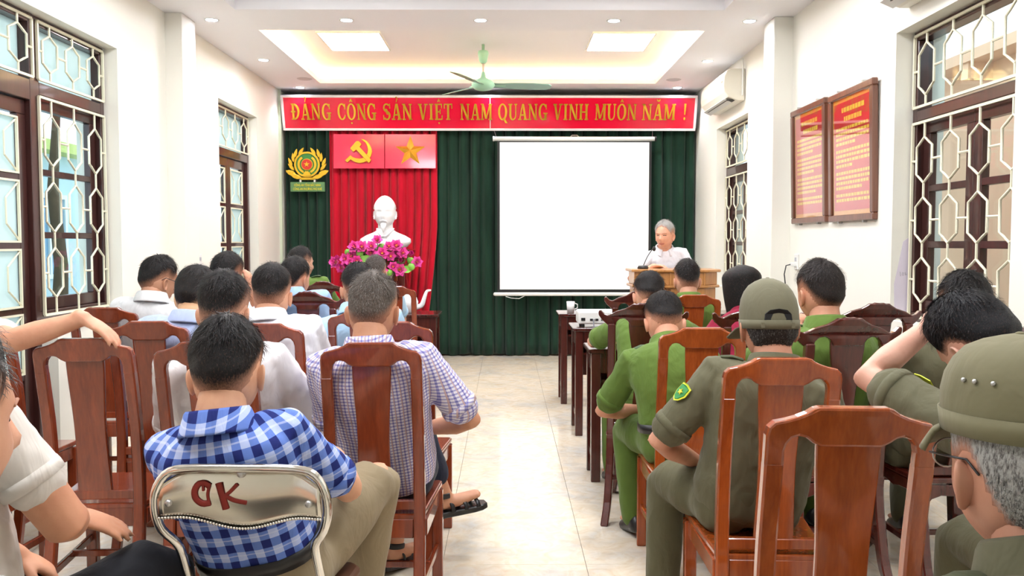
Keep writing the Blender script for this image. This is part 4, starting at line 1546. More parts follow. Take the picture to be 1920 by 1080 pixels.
def lotus():
    t = thing('lotus_arrangement', 'bunch of pink artificial lotus flowers in front of the white bust', 'flower arrangement', (-1.40, 9.42, 0.98))
    rnd = random.Random(21)
    Mp = NT('pink_petal')
    v = Mp.coord('Object')
    at = Mp.n('ShaderNodeAttribute', attribute_name='tip')
    Mp.color(Mp.ramp(at.outputs['Fac'], [(0.0, srgb(255, 220, 238)), (.45, srgb(255, 122, 202)), (1.0, srgb(248, 58, 170))]))
    Mp.set(Roughness=.55)
    My = plain('lotus_heart_yellow', srgb(240, 190, 60), .7)
    Mg = plain('lotus_green', srgb(128, 190, 74), .5, var=.12)
    Ms = plain('lotus_stem_green', srgb(70, 110, 50), .6)
    basket = MB().lathe([(.002, .0), (.16, .0), (.22, .12), (.24, .2), (.22, .2), (.2, .13), (.002, .12)], 20).build('basket', M_WOOD_DARK, t, smooth=True)
    MB().span(-.2, .2, -.02, .16, -.98, .0).build('stand', M_WOOD_DARK, t, bevel=.01)
    def flower(c, r, facing, closed):
        vs, fs, tip = [], [], []
        F = Vector(facing).normalized()
        q = F.to_track_quat('Z', 'Y').to_matrix()
        for ringi, (np_, tilt, sc) in enumerate(((6, 62, 1.0), (6, 38, .95), (5, 18, .8))):
            tilt = tilt * (0.35 if closed else 1.0)
            for k in range(np_):
                a = 2 * PI * (k + .5 * (ringi % 2)) / np_ + rnd.uniform(-.1, .1)
                ty = math.radians(tilt + rnd.uniform(-6, 6))
                prof = [(0, 0), (.35, .30), (.7, .34), (1.0, .02)]
                o = len(vs)
                for l, w in prof:
                    bend = l * l * .35
                    rad = sc * r * (l * math.sin(ty) + .05) - sc * r * bend * (.5 if closed else .15)
                    h = sc * r * l * math.cos(ty) * 1.1
                    for s in (-1, 0, 1):
                        cup = .12 * r * (abs(s)) * math.sin(PI * min(1, l))
                        p = Vector(((rad - cup) * math.cos(a) - s * w * r * math.sin(a), (rad - cup) * math.sin(a) + s * w * r * math.cos(a), h + cup * .5))
                        vs.append(tuple(q @ p + Vector(c)))
                        tip.append(l)
                for j in range(3):
                    for s in range(2):
                        x = o + j * 3 + s
                        fs.append((x, x + 1, x + 4, x + 3))
        m = MB().add(vs, fs)
        fo = m.build('lotus_flower', Mp.m, t, smooth=True, fix=False)
        at_ = fo.data.attributes.new('tip', 'FLOAT', 'POINT')
        at_.data.foreach_set('value', tip)
        if not closed:
            MB().sphere(tuple(Vector(c) + F * r * .25), r * .26, 8, 6).build('flower_heart', My, fo, smooth=True)
    pts = []
    for k in range(900):
        x = rnd.uniform(-.47, .43)
        top = .46 - 1.15 * abs(x) ** 2.0 - .04 * rnd.random()
        bot = .10 + .35 * max(0, abs(x) - .25)
        if top < bot:
            continue
        z = rnd.uniform(bot, top)
        if all((x - a) ** 2 + (z - b) ** 2 > .0040 for a, b in pts):
            pts.append((x, z))
    for i, (x, z) in enumerate(pts):
        y = -.22 + .5 * x * x + rnd.uniform(-.05, .05) + .25 * max(0, z - .25)
        f = (x * 1.1, -1, (z - .18) * 1.6 + .1)
        c = (x, y, z)
        if i % 6 == 4:
            MB().sphere(c, .04, 10, 6, (1, .7, 1)).build('seed_pod', Mg, t, smooth=True)
        elif i % 7 == 5:
            q = Vector(f).to_track_quat('Z', 'Y').to_matrix()
            MB().add([tuple(q @ Vector(p) + Vector(c)) for p in ((-.09, 0, 0), (-.04, -.035, .015), (.03, -.04, .01), (.10, 0, -.01), (.03, .04, .01), (-.04, .035, .015))], [(0, 1, 2, 3, 4, 5)]).build('lotus_leaf', Mg, t, fix=False)
        else:
            flower(c, rnd.uniform(.066, .088), f, i % 5 == 2)
        stuff_pts = [(x * .3, 0.0, .12), (x * .8, y * .6, z * .7), c]
        MB().tube(stuff_pts, .005, 5).build('stem', Ms, t)
lotus()

# ================================================================== PEOPLE
QUEUE = []            # (builder, voxel, smoothing passes, callback)

def flush_queue():
    tmp = []
    for mb, vox, it, cb in QUEUE:
        o = mb.build('remesh_source', None)
        r = o.modifiers.new('r', 'REMESH')
        r.mode = 'VOXEL'
        r.voxel_size = vox
        r.use_smooth_shade = True
        s = o.modifiers.new('s', 'SMOOTH')
        s.factor = .5
        s.iterations = it
        tmp.append(o)
    dg = bpy.context.evaluated_depsgraph_get()
    dg.update()
    done = []
    for o, (mb, vox, it, cb) in zip(tmp, QUEUE):
        me = bpy.data.meshes.new_from_object(o.evaluated_get(dg))
        done.append((me, cb))
    for o in tmp:
        me0 = o.data
        bpy.data.objects.remove(o)
        bpy.data.meshes.remove(me0)
    QUEUE.clear()
    for me, cb in done:
        cb(me)

def rot_head(yaw, pitch, roll):
    return Matrix.Rotation(math.radians(yaw), 3, 'Z') @ Matrix.Rotation(math.radians(-pitch), 3, 'X') @ Matrix.Rotation(math.radians(roll), 3, 'Y')

# ---- head -----------------------------------------------------------------
HA, HB, HCc = .0765, .0985, .119
def head_point(v, phi, face=True):
    """v: latitude -90..90 deg, phi: 0 = back of the head, 180 = face"""
    cv, sv = math.cos(v), math.sin(v)
    sx, cx = math.sin(phi), math.cos(phi)
    x, y, z = HA * cv * sx, -HB * cv * cx, HCc * sv
    if z < 0:
        t = -z / HCc
        # keep the jaw broad: push the lower rings outwards, then narrow to the chin
        k = 1 + .42 * t * t * (1 - t) * 2.2
        x *= k * (1 - .20 * t ** 1.5)
        if y < 0:
            y *= 1 - .42 * smoothstep(.15, 1, t)
        else:
            y *= 1 + .30 * t * t * (1 - .55 * t)
    else:
        t = z / HCc
        x *= 1 + .10 * t * (1 - t) * 2
        y *= 1 + .06 * t * (1 - t) * 2
    if face and y > 0:
        def g(cx_, cz, wx, wz):
            return math.exp(-((x - cx_) / wx) ** 2 - ((z - cz) / wz) ** 2)
        d = 0
        d += .024 * g(0, -.030, .012, .018) + .013 * g(0, -.008, .009, .026)
        d -= .012 * (g(.031, .004, .017, .012) + g(-.031, .004, .017, .012))
        d += .006 * (g(.031, .003, .011, .008) + g(-.031, .003, .011, .008))
        d += .006 * (g(.030, .024, .022, .008) + g(-.030, .024, .022, .008))
        d += .006 * (g(.043, -.03, .02, .02) + g(-.043, -.03, .02, .02))
        d += .007 * g(0, -.063, .022, .006) + .007 * g(0, -.075, .019, .006) - .005 * g(0, -.069, .022, .0025)
        d += .008 * g(0, -.100, .022, .014)
        y += d
    return Vector((x, y, z))

def add_head(mb, M4, near, ear=1.15, flare=.40):
    nv, nphi = (34, 44) if near else (22, 30)
    rings = []
    for i in range(1, nv):
        v = -PI / 2 + PI * i / nv
        rings.append([M4 @ head_point(v, 2 * PI * k / nphi) for k in range(nphi)])
    mb.loft(rings)
    for s in (-1, 1):
        n = 16
        out = Vector((s * .88, flare, 0)).normalized()
        upv = Vector((0, -.22, 1)).normalized()
        side = out.cross(upv).normalized()
        if side.y > 0:
            side = -side
        upv = side.cross(out).normalized()
        if upv.z < 0:
            upv = -upv
        c0 = Vector((s * .0715, -.002, -.022))
        rings = []
        for sc, off, shift in ((.50, -.012, -.004), (.66, .002, -.003), (.95, .0085, 0), (1.0, .012, 0), (.92, .0145, 0), (.74, .0110, -.001), (.45, .005, -.002), (.15, .002, -.002)):
            ring = []
            for k in range(n):
                a = 2 * PI * k / n
                u, w = math.cos(a), math.sin(a)
                hw = .0175 * (1.0 + .22 * w)
                hh = .033
                ring.append(M4 @ (c0 + out * (off * ear) + side * (u * hw * sc + shift) + upv * (w * hh * sc)))
            rings.append(ring)
        mb.loft(rings)

def hairline(phi, nape, front):
    """height of the hair edge round the head"""
    d = abs(((math.degrees(phi) + 180) % 360) - 180)      # 0 back .. 180 face
    pts = [(0, nape), (20, nape + .004), (40, nape + .018), (58, nape + .040), (72, min(.0, nape + .075)), (84, .012), (92, .022), (100, .012), (112, .006), (122, .03), (140, front - .018), (180, front)]
    for (a, za), (b, zb) in zip(pts[:-1], pts[1:]):
        if a <= d <= b:
            f = (d - a) / (b - a)
            return za + (zb - za) * f
    return front

def skin_mat(c):
    key = 'skin_%d_%d_%d' % c
    if key in MATS:
        return MATS[key]
    t = NT(key)
    v = t.coord('Object')
    n1, n2 = t.noise(v, 14, 4), t.noise(v, 160, 3)
    b = srgb(*c)
    lo = (b[0] * .88, b[1] * .80, b[2] * .78, 1)
    t.color(t.ramp(n1, [(.3, lo), (.65, b)]))
    t.set(Roughness=.48)
    t.b.inputs['Subsurface Weight'].default_value = .08
    t.b.inputs['Subsurface Radius'].default_value = (.012, .005, .003)
    t.b.inputs['Specular IOR Level'].default_value = .35
    t.bump(n2, .08, .003)
    return t.m

def hair_mat(c, skin, grey):
    key = 'hair_%d_%d_%d_on_%d_%d_%d_g%d' % (*c, *skin, int(grey * 100))
    if key in MATS:
        return MATS[key]
    t = NT(key)
    at = t.n('ShaderNodeAttribute', attribute_name='dens')
    v = t.coord('Object', scale=(1, 1, .25))
    fine = t.noise(v, 420, 3, .7)
    b = srgb(*c)
    hc = t.ramp(fine, [(.35, (b[0] * .5, b[1] * .5, b[2] * .5, 1)), (.65, (b[0] * 1.5, b[1] * 1.5, b[2] * 1.5, 1))])
    if grey:
        gm = t.ramp(t.noise(t.coord('Object', scale=(1, 1, .3)), 260, 3, .8), [(.58 - .35 * grey, (0, 0, 0, 1)), (.70 - .2 * grey, (1, 1, 1, 1))])
        hc = t.mix(t.math('MULTIPLY', gm, min(1.0, .35 + grey)), hc, srgb(178, 176, 172))
    sk = srgb(*skin)
    scalp = (sk[0] * .72, sk[1] * .66, sk[2] * .64, 1)
    dn = t.math('ADD', at.outputs['Fac'], t.math('MULTIPLY', t.math('SUBTRACT', t.noise(t.coord('Object', scale=(1, 1, .4)), 300, 2), .5), .6))
    t.color(t.mix(t.ramp(dn, [(.12, (0, 0, 0, 1)), (.95, (1, 1, 1, 1))]), scalp, hc))
    t.set(Roughness=.55)
    t.b.inputs['Specular IOR Level'].default_value = .25
    t.bump(fine, .5, .004)
    return t.m

def build_hair(root, Hc, R, s, o, near):
    rnd = random.Random(o['seed'])
    nape, front = o.get('nape', -.074), o.get('front', .078)
    thick, side_t, fade = o.get('thick', .020), o.get('side', .008), o.get('fade', .06)
    nv, nphi = (48, 64) if near else (30, 40)
    long_ = o.get('long', 0)
    pts, dens, keep = [], [], []
    for i in range(1, nv + 1):
        v = -PI / 2 + PI * i / (nv + .3)
        for k in range(nphi):
            phi = 2 * PI * k / nphi
            p = head_point(v, phi, False)
            hl = hairline(phi, nape, front)
            d = abs(((math.degrees(phi) + 180) % 360) - 180)
            dn = smoothstep(hl - .004, hl + (fade if d < 118 else .02), p.z + .004 * noise.noise(Vector((p.x * 60, p.y * 60, 3.0))))
            up = smoothstep(.0, .09, p.z)
            th = (side_t * (1 - up) + thick * up) * smoothstep(hl - .004, hl + .055, p.z)
            th += .0035 * noise.noise(Vector((p.x * 45, p.y * 45, p.z * 30 + o['seed']))) * dn * min(1.0, 2.2 * math.cos(v))
            if p.z < hl - .003:
                th = -.006
            q = p + p.normalized() * th
            pts.append(q)
            dens.append(dn)
            keep.append(p.z > hl - .016)
    vs, fs = [], []
    for i in range(nv - 1):
        for k in range(nphi):
            a, b = i * nphi + k, i * nphi + (k + 1) % nphi
            c, d = b + nphi, a + nphi
            if keep[a] or keep[b] or keep[c] or keep[d]:
                fs.append((a, b, c, d))
    fs.append(tuple((nv - 1) * nphi + k for k in range(nphi)))
    W = lambda p: Hc + R @ (p * s)
    vs = [W(p) for p in pts]
    dd = list(dens)
    # strands: short tapered blades lying over the shell
    ns = o.get('strands', 1500 if near else 350)
    cand = [i for i in range(len(pts)) if dens[i] > (.9 if pts[i].z < .03 else .6)]
    if o.get('cap'):
        cand = [i for i in cand if pts[i].z < .0]
    crown = Vector((.008, -.045, .12))
    for _ in range(ns):
        i = rnd.choice(cand)
        p = pts[i]
        n = p.normalized()
        flow = (p - crown)
        flow = flow - n * flow.dot(n)
        if flow.length < 1e-4:
            continue
        flow.normalize()
        flow = (flow + Vector((rnd.gauss(0, .25), rnd.gauss(0, .25), rnd.gauss(0, .15)))).normalized()
        up = smoothstep(.0, .08, p.z)
        L = rnd.uniform(.5, 1.0) * (.006 + .026 * up) * o.get('strand_len', 1.0)
        lift = rnd.uniform(.0, .16) * (.4 + .6 * up)
        w = flow.cross(n).normalized() * rnd.uniform(.0006, .0013) * (1 if near else 2.0)
        jit = Vector((rnd.gauss(0, .0015), rnd.gauss(0, .0015), rnd.gauss(0, .0015)))
        a = p + jit
        b = a + flow * L * .55 + n * (L * lift)
        c = a + flow * L + n * (L * lift * .7 - L * .12)
        k0 = len(vs)
        vs += [W(a - w), W(a + w), W(b + w * .8), W(b - w * .8), W(c)]
        fs += [(k0, k0 + 1, k0 + 2, k0 + 3), (k0 + 3, k0 + 2, k0 + 4)]
        dd += [dens[i]] * 5
    mb = MB().add(vs, fs)
    h = mb.build('hair', hair_mat(o.get('hair', (20, 17, 17)), o['skin'], o.get('grey', 0)), root, smooth=True, fix=False)
    at = h.data.attributes.new('dens', 'FLOAT', 'POINT')
    at.data.foreach_set('value', dd)
    stuff(h)
    if long_:
        # shoulder-length bob: lofted mass behind and beside the face
        rings = []
        n = 36
        for j in range(18):
            f = j / 17
            z = .142 - f * (.142 + long_)
            dome = min(1.0, math.sqrt(max(0.0, 1 - max(0.0, (z - .03) / .113) ** 2)) + .12)
            wid = (.100 + .008 * math.sin(PI * f) - .012 * f * f) * dome
            dep = (.120 - .022 * f) * dome
            ring = []
            for k in range(n):
                a = math.radians(-118 + 236 * k / (n - 1))      # 0 = back
                rr = 1 + .02 * noise.noise(Vector((a * 3, f * 2, 1)))
                ring.append((math.sin(a) * wid * rr, -math.cos(a) * dep * rr - .004, z))
            inner = [(x * .80, y * .80, z_) for x, y, z_ in reversed(ring)]
            rings.append([W(Vector(p)) for p in ring + inner])
        lo = MB().loft(rings).build('long_hair', h.data.materials[0], root, smooth=True)
        at = lo.data.attributes.new('dens', 'FLOAT', 'POINT')
        at.data.foreach_set('value', [1.0] * len(lo.data.vertices))
    return h

# ---- cap ---------------------------------------------------------------------
def build_cap(root, Hc, R, s, m, o):
    W = lambda p: Hc + R @ (Vector(p) * s)
    n = 48
    rings = []
    ck = o.get('cap_k', 1.0)
    prof = [(z_ * ck, a_, b_) for z_, a_, b_ in ((-.012, 1.13, 1.10), (.015, 1.16, 1.13), (.045, 1.15, 1.12), (.075, 1.08, 1.05), (.100, .95, .92), (.120, .76, .74), (.133, .50, .50), (.140, .24, .24), (.142, .08, .08))]
    tilt = o.get('cap_tilt', .10)
    base = o.get('cap_base', .005)
    for z, fx, fy in prof:
        ring = []
        for k in range(n):
            a = 2 * PI * k / n
            x, y = HA * fx * math.sin(a), -HB * fy * math.cos(a)
            zz = z + base + tilt * y + .0025 * noise.noise(Vector((x * 40, y * 40, z * 40)))
            ring.append(W((x, y, zz)))
        rings.append(ring)
    crown = MB().loft(rings, cap=True).build('cap_crown', m, root, smooth=True)
    # stitched band
    band = []
    for z, f in ((-.016, 1.135), (-.016, 1.16), (.012, 1.185), (.012, 1.15)):
        band.append([W((HA * f * math.sin(2 * PI * k / n), -HB * f * math.cos(2 * PI * k / n), z + base - tilt * HB * f * math.cos(2 * PI * k / n))) for k in range(n)])
    band.append(band[0])
    MB().loft(band, cap=False).build('cap_band', m, root, smooth=True)
    # bill at the front, slightly curved
    vs, fs = [], []
    for j in range(6):
        for k in range(17):
            a = math.radians(-62 + 124 * k / 16)
            r = 1.14 + o.get('bill', .62) * (j / 5) * math.cos(a * .85) ** .8
            x, y = HA * r * math.sin(a) * (1.12 if j else 1), HB * r * math.cos(a)
            z = base - .012 + tilt * HB - .030 * (j / 5) ** 1.2 - .18 * abs(x) ** 1.5
            vs.append(W((x, y, z)))
    for j in range(5):
        for k in range(16):
            a = j * 17 + k
            fs.append((a, a + 1, a + 18, a + 17))
    b = MB().add(vs, fs).build('cap_bill', m, root, smooth=True)
    md = b.modifiers.new('thickness', 'SOLIDIFY')
    md.thickness = .006
    if o.get('cap_opening'):
        # arched opening above the adjuster strap: a dark recessed patch of hair and the strap below
        arch = [(-.036, .0), (-.034, .018), (-.022, .03), (0, .034), (.022, .03), (.034, .018), (.036, .0)]
        def fr(u, v, w):
            a = u / HA
            r = 1.165
            yy = -HB * (r + .012) * math.cos(a) - w
            return W((HA * (r + .012) * math.sin(a), yy, v + base + .012 + tilt * yy))
        MB().prism(arch, .008, fr).build('cap_opening', MATS.get('dark_cap_opening') or plain('dark_cap_opening', srgb(24, 24, 24), .8), root)
        st = MB()
        st.prism([(-.045, -.018), (.045, -.018), (.045, -.002), (-.045, -.002)], .004, lambda u, v, w: fr(u, v - .006, w + .004))
        st.build('cap_strap', m, root)
    if o.get('eyelets'):
        for a0 in (-84, -74, -60):
            a = math.radians(a0)
            z = .070 * ck
            x, y = HA * 1.12 * math.sin(a), -HB * 1.08 * math.cos(a)
            MB().sphere(W((x, y, z + base + tilt * y)), .0035, 8, 6).build('eyelet', M_STEEL, root, smooth=True)
    MB().sphere(W((0, 0, .142 * ck + base)), .007, 10, 6, (1, 1, .5)).build('cap_button', m, root, smooth=True)

def build_glasses(root, Hc, R, s, dark=True):
    W = lambda p: Hc + R @ (Vector(p) * s)
    m = M_STEEL
    for sg in (-1, 1):
        MB().tube([W(p) for p in ((sg * .070, .095, .008), (sg * .079, .05, .010), (sg * .081, -.005, .012), (sg * .077, -.022, -.004))], .0018, 6).build('temple_arm', M_BLACK if dark else m, root, smooth=True)
        ring = [W((sg * .034 + .026 * math.cos(a), .113 - .012 * math.cos(a) * sg * .6, .004 + .020 * math.sin(a))) for a in [2 * PI * k / 20 for k in range(20)]]
        MB().tube(ring, .0012, 6, close=True).build('lens_rim', m, root, smooth=True)
        MB().add(ring, [tuple(range(20))]).build('lens', M_GLASS, root, fix=False)
    MB().tube([W((-.009, .116, .006)), W((0, .119, .010)), W((.009, .116, .006))], .0015, 6).build('bridge', m, root, smooth=True)

# ---- clothes materials -------------------------------------------------------------
def cloth(name, c, rough=.8, var=.07, weave=500, wr=.35, bright=None):
    if name in MATS:
        return MATS[name]
    t = NT(name)
    v = t.coord('Object')
    b = srgb(*c)
    lo = tuple(x * (1 - var * 2) for x in b[:3]) + (1,)
    t.color(t.ramp(t.noise(v, 6, 4), [(.3, lo), (.65, b)]))
    t.set(Roughness=rough)
    t.b.inputs['Specular IOR Level'].default_value = .2
    t.b.inputs['Sheen Weight'].default_value = .08
    folds = t.noise(t.coord('Object', scale=(7, 7, 3.5), rot=(.3, .2, .5)), 1.6, 3, .5, 1.2)
    t.bump(folds, wr, .03)
    return t.m

def gingham(name, pu, pv, light, midc, dark, duty=.5, extra=None):
    if name in MATS:
        return MATS[name]
    t = NT(name)
    def stripe(attr, period):
        a = t.n('ShaderNodeAttribute', attribute_name=attr)
        f = t.math('FRACT', t.math('DIVIDE', a.outputs['Fac'], period))
        return t.math('LESS_THAN', f, duty)
    s = t.math('MULTIPLY', t.math('ADD', stripe('pu', pu), stripe('pv', pv)), .5)
    r = t.n('ShaderNodeValToRGB')
    r.color_ramp.interpolation = 'CONSTANT'
    el = r.color_ramp.elements
    el.new(.5)
    for e, (p, c) in zip(el, ((0, light), (.4, midc), (.9, dark))):
        e.position, e.color = p, srgb(*c)
    t.l(s, r.inputs['Fac'])
    c = r.outputs['Color']
    if extra:
        # thin coloured threads between the checks
        a = t.n('ShaderNodeAttribute', attribute_name='pu')
        f = t.math('FRACT', t.math('DIVIDE', a.outputs['Fac'], pu * 2))
        c = t.mix(t.math('MULTIPLY', t.math('LESS_THAN', f, .14), .7), c, srgb(*extra))
    else:
        a = t.n('ShaderNodeAttribute', attribute_name='pv')
        f = t.math('FRACT', t.math('DIVIDE', t.math('ADD', a.outputs['Fac'], pv * .25), pv))
        c = t.mix(t.math('MULTIPLY', t.math('LESS_THAN', f, .07), .35), c, srgb(235, 240, 255))
    t.color(c)
    t.set(Roughness=.8)
    t.b.inputs['Specular IOR Level'].default_value = .2
    folds = t.noise(t.coord('Object', scale=(7, 7, 3.5), rot=(.3, .2, .5)), 1.6, 3, .5, 1.2)
    t.bump(folds, .35, .03)
    return t.m

# ---- hand -----------------------------------------------------------------------
def add_hand(mb, wrist, fwd, nrm, side, curl, k=1.0):
    """palm and five fingers; nrm = direction of the back of the hand; side +1 = right hand (thumb towards -w for palm down)"""
    f = Vector(fwd).normalized()
    n = Vector(nrm)
    n = (n - f * n.dot(f)).normalized()
    w = f.cross(n).normalized()          # to the right, seen from above with the fingers pointing away
    P = lambda a, b, c: Vector(wrist) + f * (a * k) + w * (b * k) + n * (c * k)
    mb.tube([P(-.02, 0, 0), P(.015, 0, 0), P(.05, 0, .002), P(.085, 0, 0)], [.027 * k, .031 * k, .040 * k, .038 * k], 14, flat=[.021 * k, .019 * k, .016 * k, .013 * k], up=n)
    thumb = -side
    L = [.070, .080, .075, .058]
    for i, ll in enumerate(L):
        b = thumb * (.029 - .0195 * i)
        ang = 0
        p = P(.078 - .004 * abs(i - 1.2), b, .001)
        pts = [p]
        spread = (1.5 - i) * .05 * thumb
        for j, part in enumerate((.45, .32, .23)):
            ang += curl * (.55, .75, .6)[j]
            d = f * math.cos(ang) - n * math.sin(ang) + w * spread
            p = p + d.normalized() * (ll * part * k)
            pts.append(p)
        mb.tube(pts, [.0095 * k, .009 * k, .0083 * k, .0072 * k], 8)
    p = P(.018, thumb * .028, -.004)
    pts = [p]
    for j, part in enumerate((.038, .032, .026)):
        d = f * (.62 + .16 * j) + w * thumb * (.75 - .25 * j) - n * (.25 + curl * .2 * j)
        p = p + d.normalized() * part * k
        pts.append(p)
    mb.tube(pts, [.0135 * k, .012 * k, .0105 * k, .0085 * k], 8)

def ik(S, Wp, la, lb, hint):
    d = Wp - S
    L = d.length
    mx = (la + lb) * .992
    if L > mx:
        d *= mx / L
        L = mx
        Wp = S + d
    u = d.normalized()
    a = (la * la - lb * lb + L * L) / (2 * L)
    h = math.sqrt(max(1e-6, la * la - a * a))
    p = Vector(hint) - u * Vector(hint).dot(u)
    p.normalize()
    return S + u * a + p * h, Wp

def superring(c, rx, fy, w, db, df, n=28, e=2.4):
    out = []
    for k in range(n):
        a = 2 * PI * k / n
        ca, sa = math.cos(a), math.sin(a)
        x = math.copysign(abs(ca) ** (2 / e), ca) * w
        y = math.copysign(abs(sa) ** (2 / e), sa)
        y *= df if y > 0 else db
        out.append(c + rx * x + fy * y)
    return out

TORSO = [(-.10, .120, .085, .090), (-.04, .160, .112, .115), (.10, .170, .114, .128), (.28, .165, .106, .130), (.48, .172, .108, .124), (.66, .188, .116, .118), (.80, .194, .114, .104), (.885, .182, .102, .086), (.95, .136, .084, .070), (1.0, .072, .064, .058)]

def person(label, pelvis, head, yaw=0, **o):
    """seated (or standing) figure; pelvis (x, y), head centre (x, y, z) in the room; yaw turns the body (deg, + to the left)"""
    near = o.get('near', False)
    s = o.get('s', 1.04)
    o.setdefault('skin', (206, 158, 128))
    o.setdefault('seed', int(abs(pelvis[0]) * 100) + int(pelvis[1] * 37))
    rnd = random.Random(o['seed'])
    root = thing('person', label, 'person', (pelvis[0], pelvis[1], o.get('floor', 0)), math.radians(yaw), o.get('group', 'people in the meeting room'))
    Rz = Matrix.Rotation(-math.radians(yaw), 3, 'Z')
    loc = lambda p: Rz @ (Vector(p) - Vector((pelvis[0], pelvis[1], o.get('floor', 0))))
    Hc = loc(head)
    R = rot_head(o.get('hyaw', 0), o.get('hpitch', 12), o.get('hroll', 0))
    Rn = rot_head(o.get('hyaw', 0) * .2, o.get('hpitch', 12) * .55 + o.get('npitch', 8), o.get('hroll', 0) * .5)
    N = Hc + Rn @ Vector((0, -.032, -.133 * o.get('neckl', 1.0))) * s
    standing = o.get('standing', False)
    hz = o.get('hip', .90 if standing else .535)
    P0 = Vector((0, o.get('hipy', -.01), hz))
    bulge = o.get('bulge', .035)
    d = N - P0
    P1 = (P0 + N) / 2 + Vector((0, -bulge, 0)) + Vector((0, 0, .02))
    def spine(t):
        if t < 0:
            return P0 + (P1 - P0) * 2 * t
        return P0 * (1 - t) ** 2 + P1 * 2 * t * (1 - t) + N * t * t
    def tang(t):
        t = min(1, max(0, t))
        return ((P1 - P0) * (1 - t) + (N - P1) * t).normalized()
    twist, tilt = math.radians(o.get('twist', 0)), math.radians(o.get('shrug', 0))
    sw = o.get('sw', 1.0) * s / 1.04
    def frame(t):
        tg = tang(t)
        tt = max(0, min(1, t))
        rx = Vector((math.cos(twist * tt), math.sin(twist * tt), math.sin(tilt * tt)))
        rx = (rx - tg * rx.dot(tg)).normalized()
        fy = tg.cross(rx).normalized()
        return rx, fy
    belly = o.get('belly', 0.0)
    def torso_rings(grow, t0, t1, kw=1.0):
        rings = []
        ts = [t0 + (t1 - t0) * i / 22 for i in range(23)]
        for t in ts:
            for (a, *A), (b, *B) in zip(TORSO[:-1], TORSO[1:]):
                if a <= t <= b + 1e-9:
                    f = (t - a) / (b - a)
                    f = f * f * (3 - 2 * f)
                    w, db, df = (A[i] + (B[i] - A[i]) * f for i in range(3))
                    break
            df += belly * math.exp(-((t - .25) / .2) ** 2)
            rx, fy = frame(t)
            c = spine(t)
            rings.append(superring(c, rx, fy, (w * kw + grow) * sw, (db * kw + grow) * sw, (df * kw + grow) * sw))
        return rings
    # ---------------- arms
    rxs, fys = frame(.86)
    sh = {}
    for sg, nm in ((-1, 'l'), (1, 'r')):
        S = spine(.865) + rxs * (sg * .163 * sw) + fys * o.get('shf', .015) + Vector((0, 0, o.get('sh_' + nm, 0)))
        hand = o.get('hand_' + nm)
        Wt = loc(hand) if hand else Vector((sg * .11, .34, hz + .09))
        hint = Vector(o.get('elb_' + nm, (sg * .7, -.25, -.75)))
        E, Wt = ik(S, Wt, .285 * s, .245 * s, hint)
        sh[nm] = (S, E, Wt, sg)
    # ---------------- legs
    legs = {}
    for sg, nm in ((-1, 'l'), (1, 'r')):
        if standing:
            hp, kn, an = Vector((sg * .09, 0, hz - .03)), Vector((sg * .105, .02, .48)), Vector((sg * .11, -.02, .09))
        else:
            hp, kn, an = Vector((sg * .085, .03, hz - .015)), Vector((sg * .13, .43, .50)), Vector((sg * .13, .44, .10))
        if o.get('knee_' + nm):
            kn = loc(o['knee_' + nm])
        if o.get('ankle_' + nm):
            an = loc(o['ankle_' + nm])
        fd = Vector(o.get('foot_' + nm, (sg * .12, 1, -.28)))
        legs[nm] = (hp, kn, an, fd.normalized())
    # ---------------- the body: one skin from crown to sole
    body = MB()
    body.loft(torso_rings(-.012, -.06, .97, .84))
    vox = o.get('vox', .009 if near else .014)
    for nm in 'lr':
        S, E, Wt, sg = sh[nm]
        fr = o.get('arm', 1.0)
        body.tube([S, S + (E - S) * .5, E, E + (Wt - E) * .35, Wt], [.036 * s, (.042 if o.get('sleeve', .78) > .7 else .044 * fr) * s, .038 * fr * s, .038 * fr * s, .026 * s], 12)
        fw = Vector(o.get('hdir_' + nm, tuple((Wt - E).normalized() + Vector((-sg * .3, .2, -.25)))))
        add_hand(body, Wt, fw, o.get('hnrm_' + nm, (0, -.2, 1)), sg, o.get('curl_' + nm, .55), s)
        hp, kn, an, fd = legs[nm]
        body.tube([hp, (hp + kn) / 2, kn, kn + (an - kn) * .35, an], [.055 * s, .050 * s, .040 * s, .044 * s, .034 * s], 12)
        body.tube([an - fd * .03 + Vector((0, 0, -.03)), an + fd * .06 + Vector((0, 0, -.035)), an + fd * .15 + Vector((0, 0, -.025))], [.030 * s, .036 * s, .034 * s], 12, flat=[.032 * s, .026 * s, .016 * s], up=(0, 0, 1))
    neck0 = Hc + R @ Vector((0, -.020, -.035)) * s
    neck_r = o.get('neck', .058) * s
    hm = Matrix.Translation(Hc) @ (R.to_4x4()) @ Matrix.Scale(s, 4)
    head_mb = MB()
    add_head(head_mb, hm, near, o.get('ear', 1.15), o.get('flare', .40))
    npts = [neck0, neck0 * .55 + N * .45 + Vector((0, .004, 0)), N + Vector((0, .004, .005)), N - tang(1) * .05]
    head_mb.tube(npts, [neck_r * .95, neck_r * .97, neck_r * 1.06, neck_r * 1.3], 22 if near else 16)
    skin = skin_mat(o['skin'])
    def done_body(me):
        bm = bmesh.new()
        bm.from_mesh(me)
        hme = head_mb.mesh('head_source', smooth=True)
        bm.from_mesh(hme)
        bpy.data.meshes.remove(hme)
        for f in bm.faces:
            f.smooth = True
        bm.to_mesh(me)
        bm.free()
        me.name = 'body'
        me.materials.clear()
        me.materials.append(skin)
        ob = inst(me, 'body', root)
    QUEUE.append((body, vox, 4, done_body))
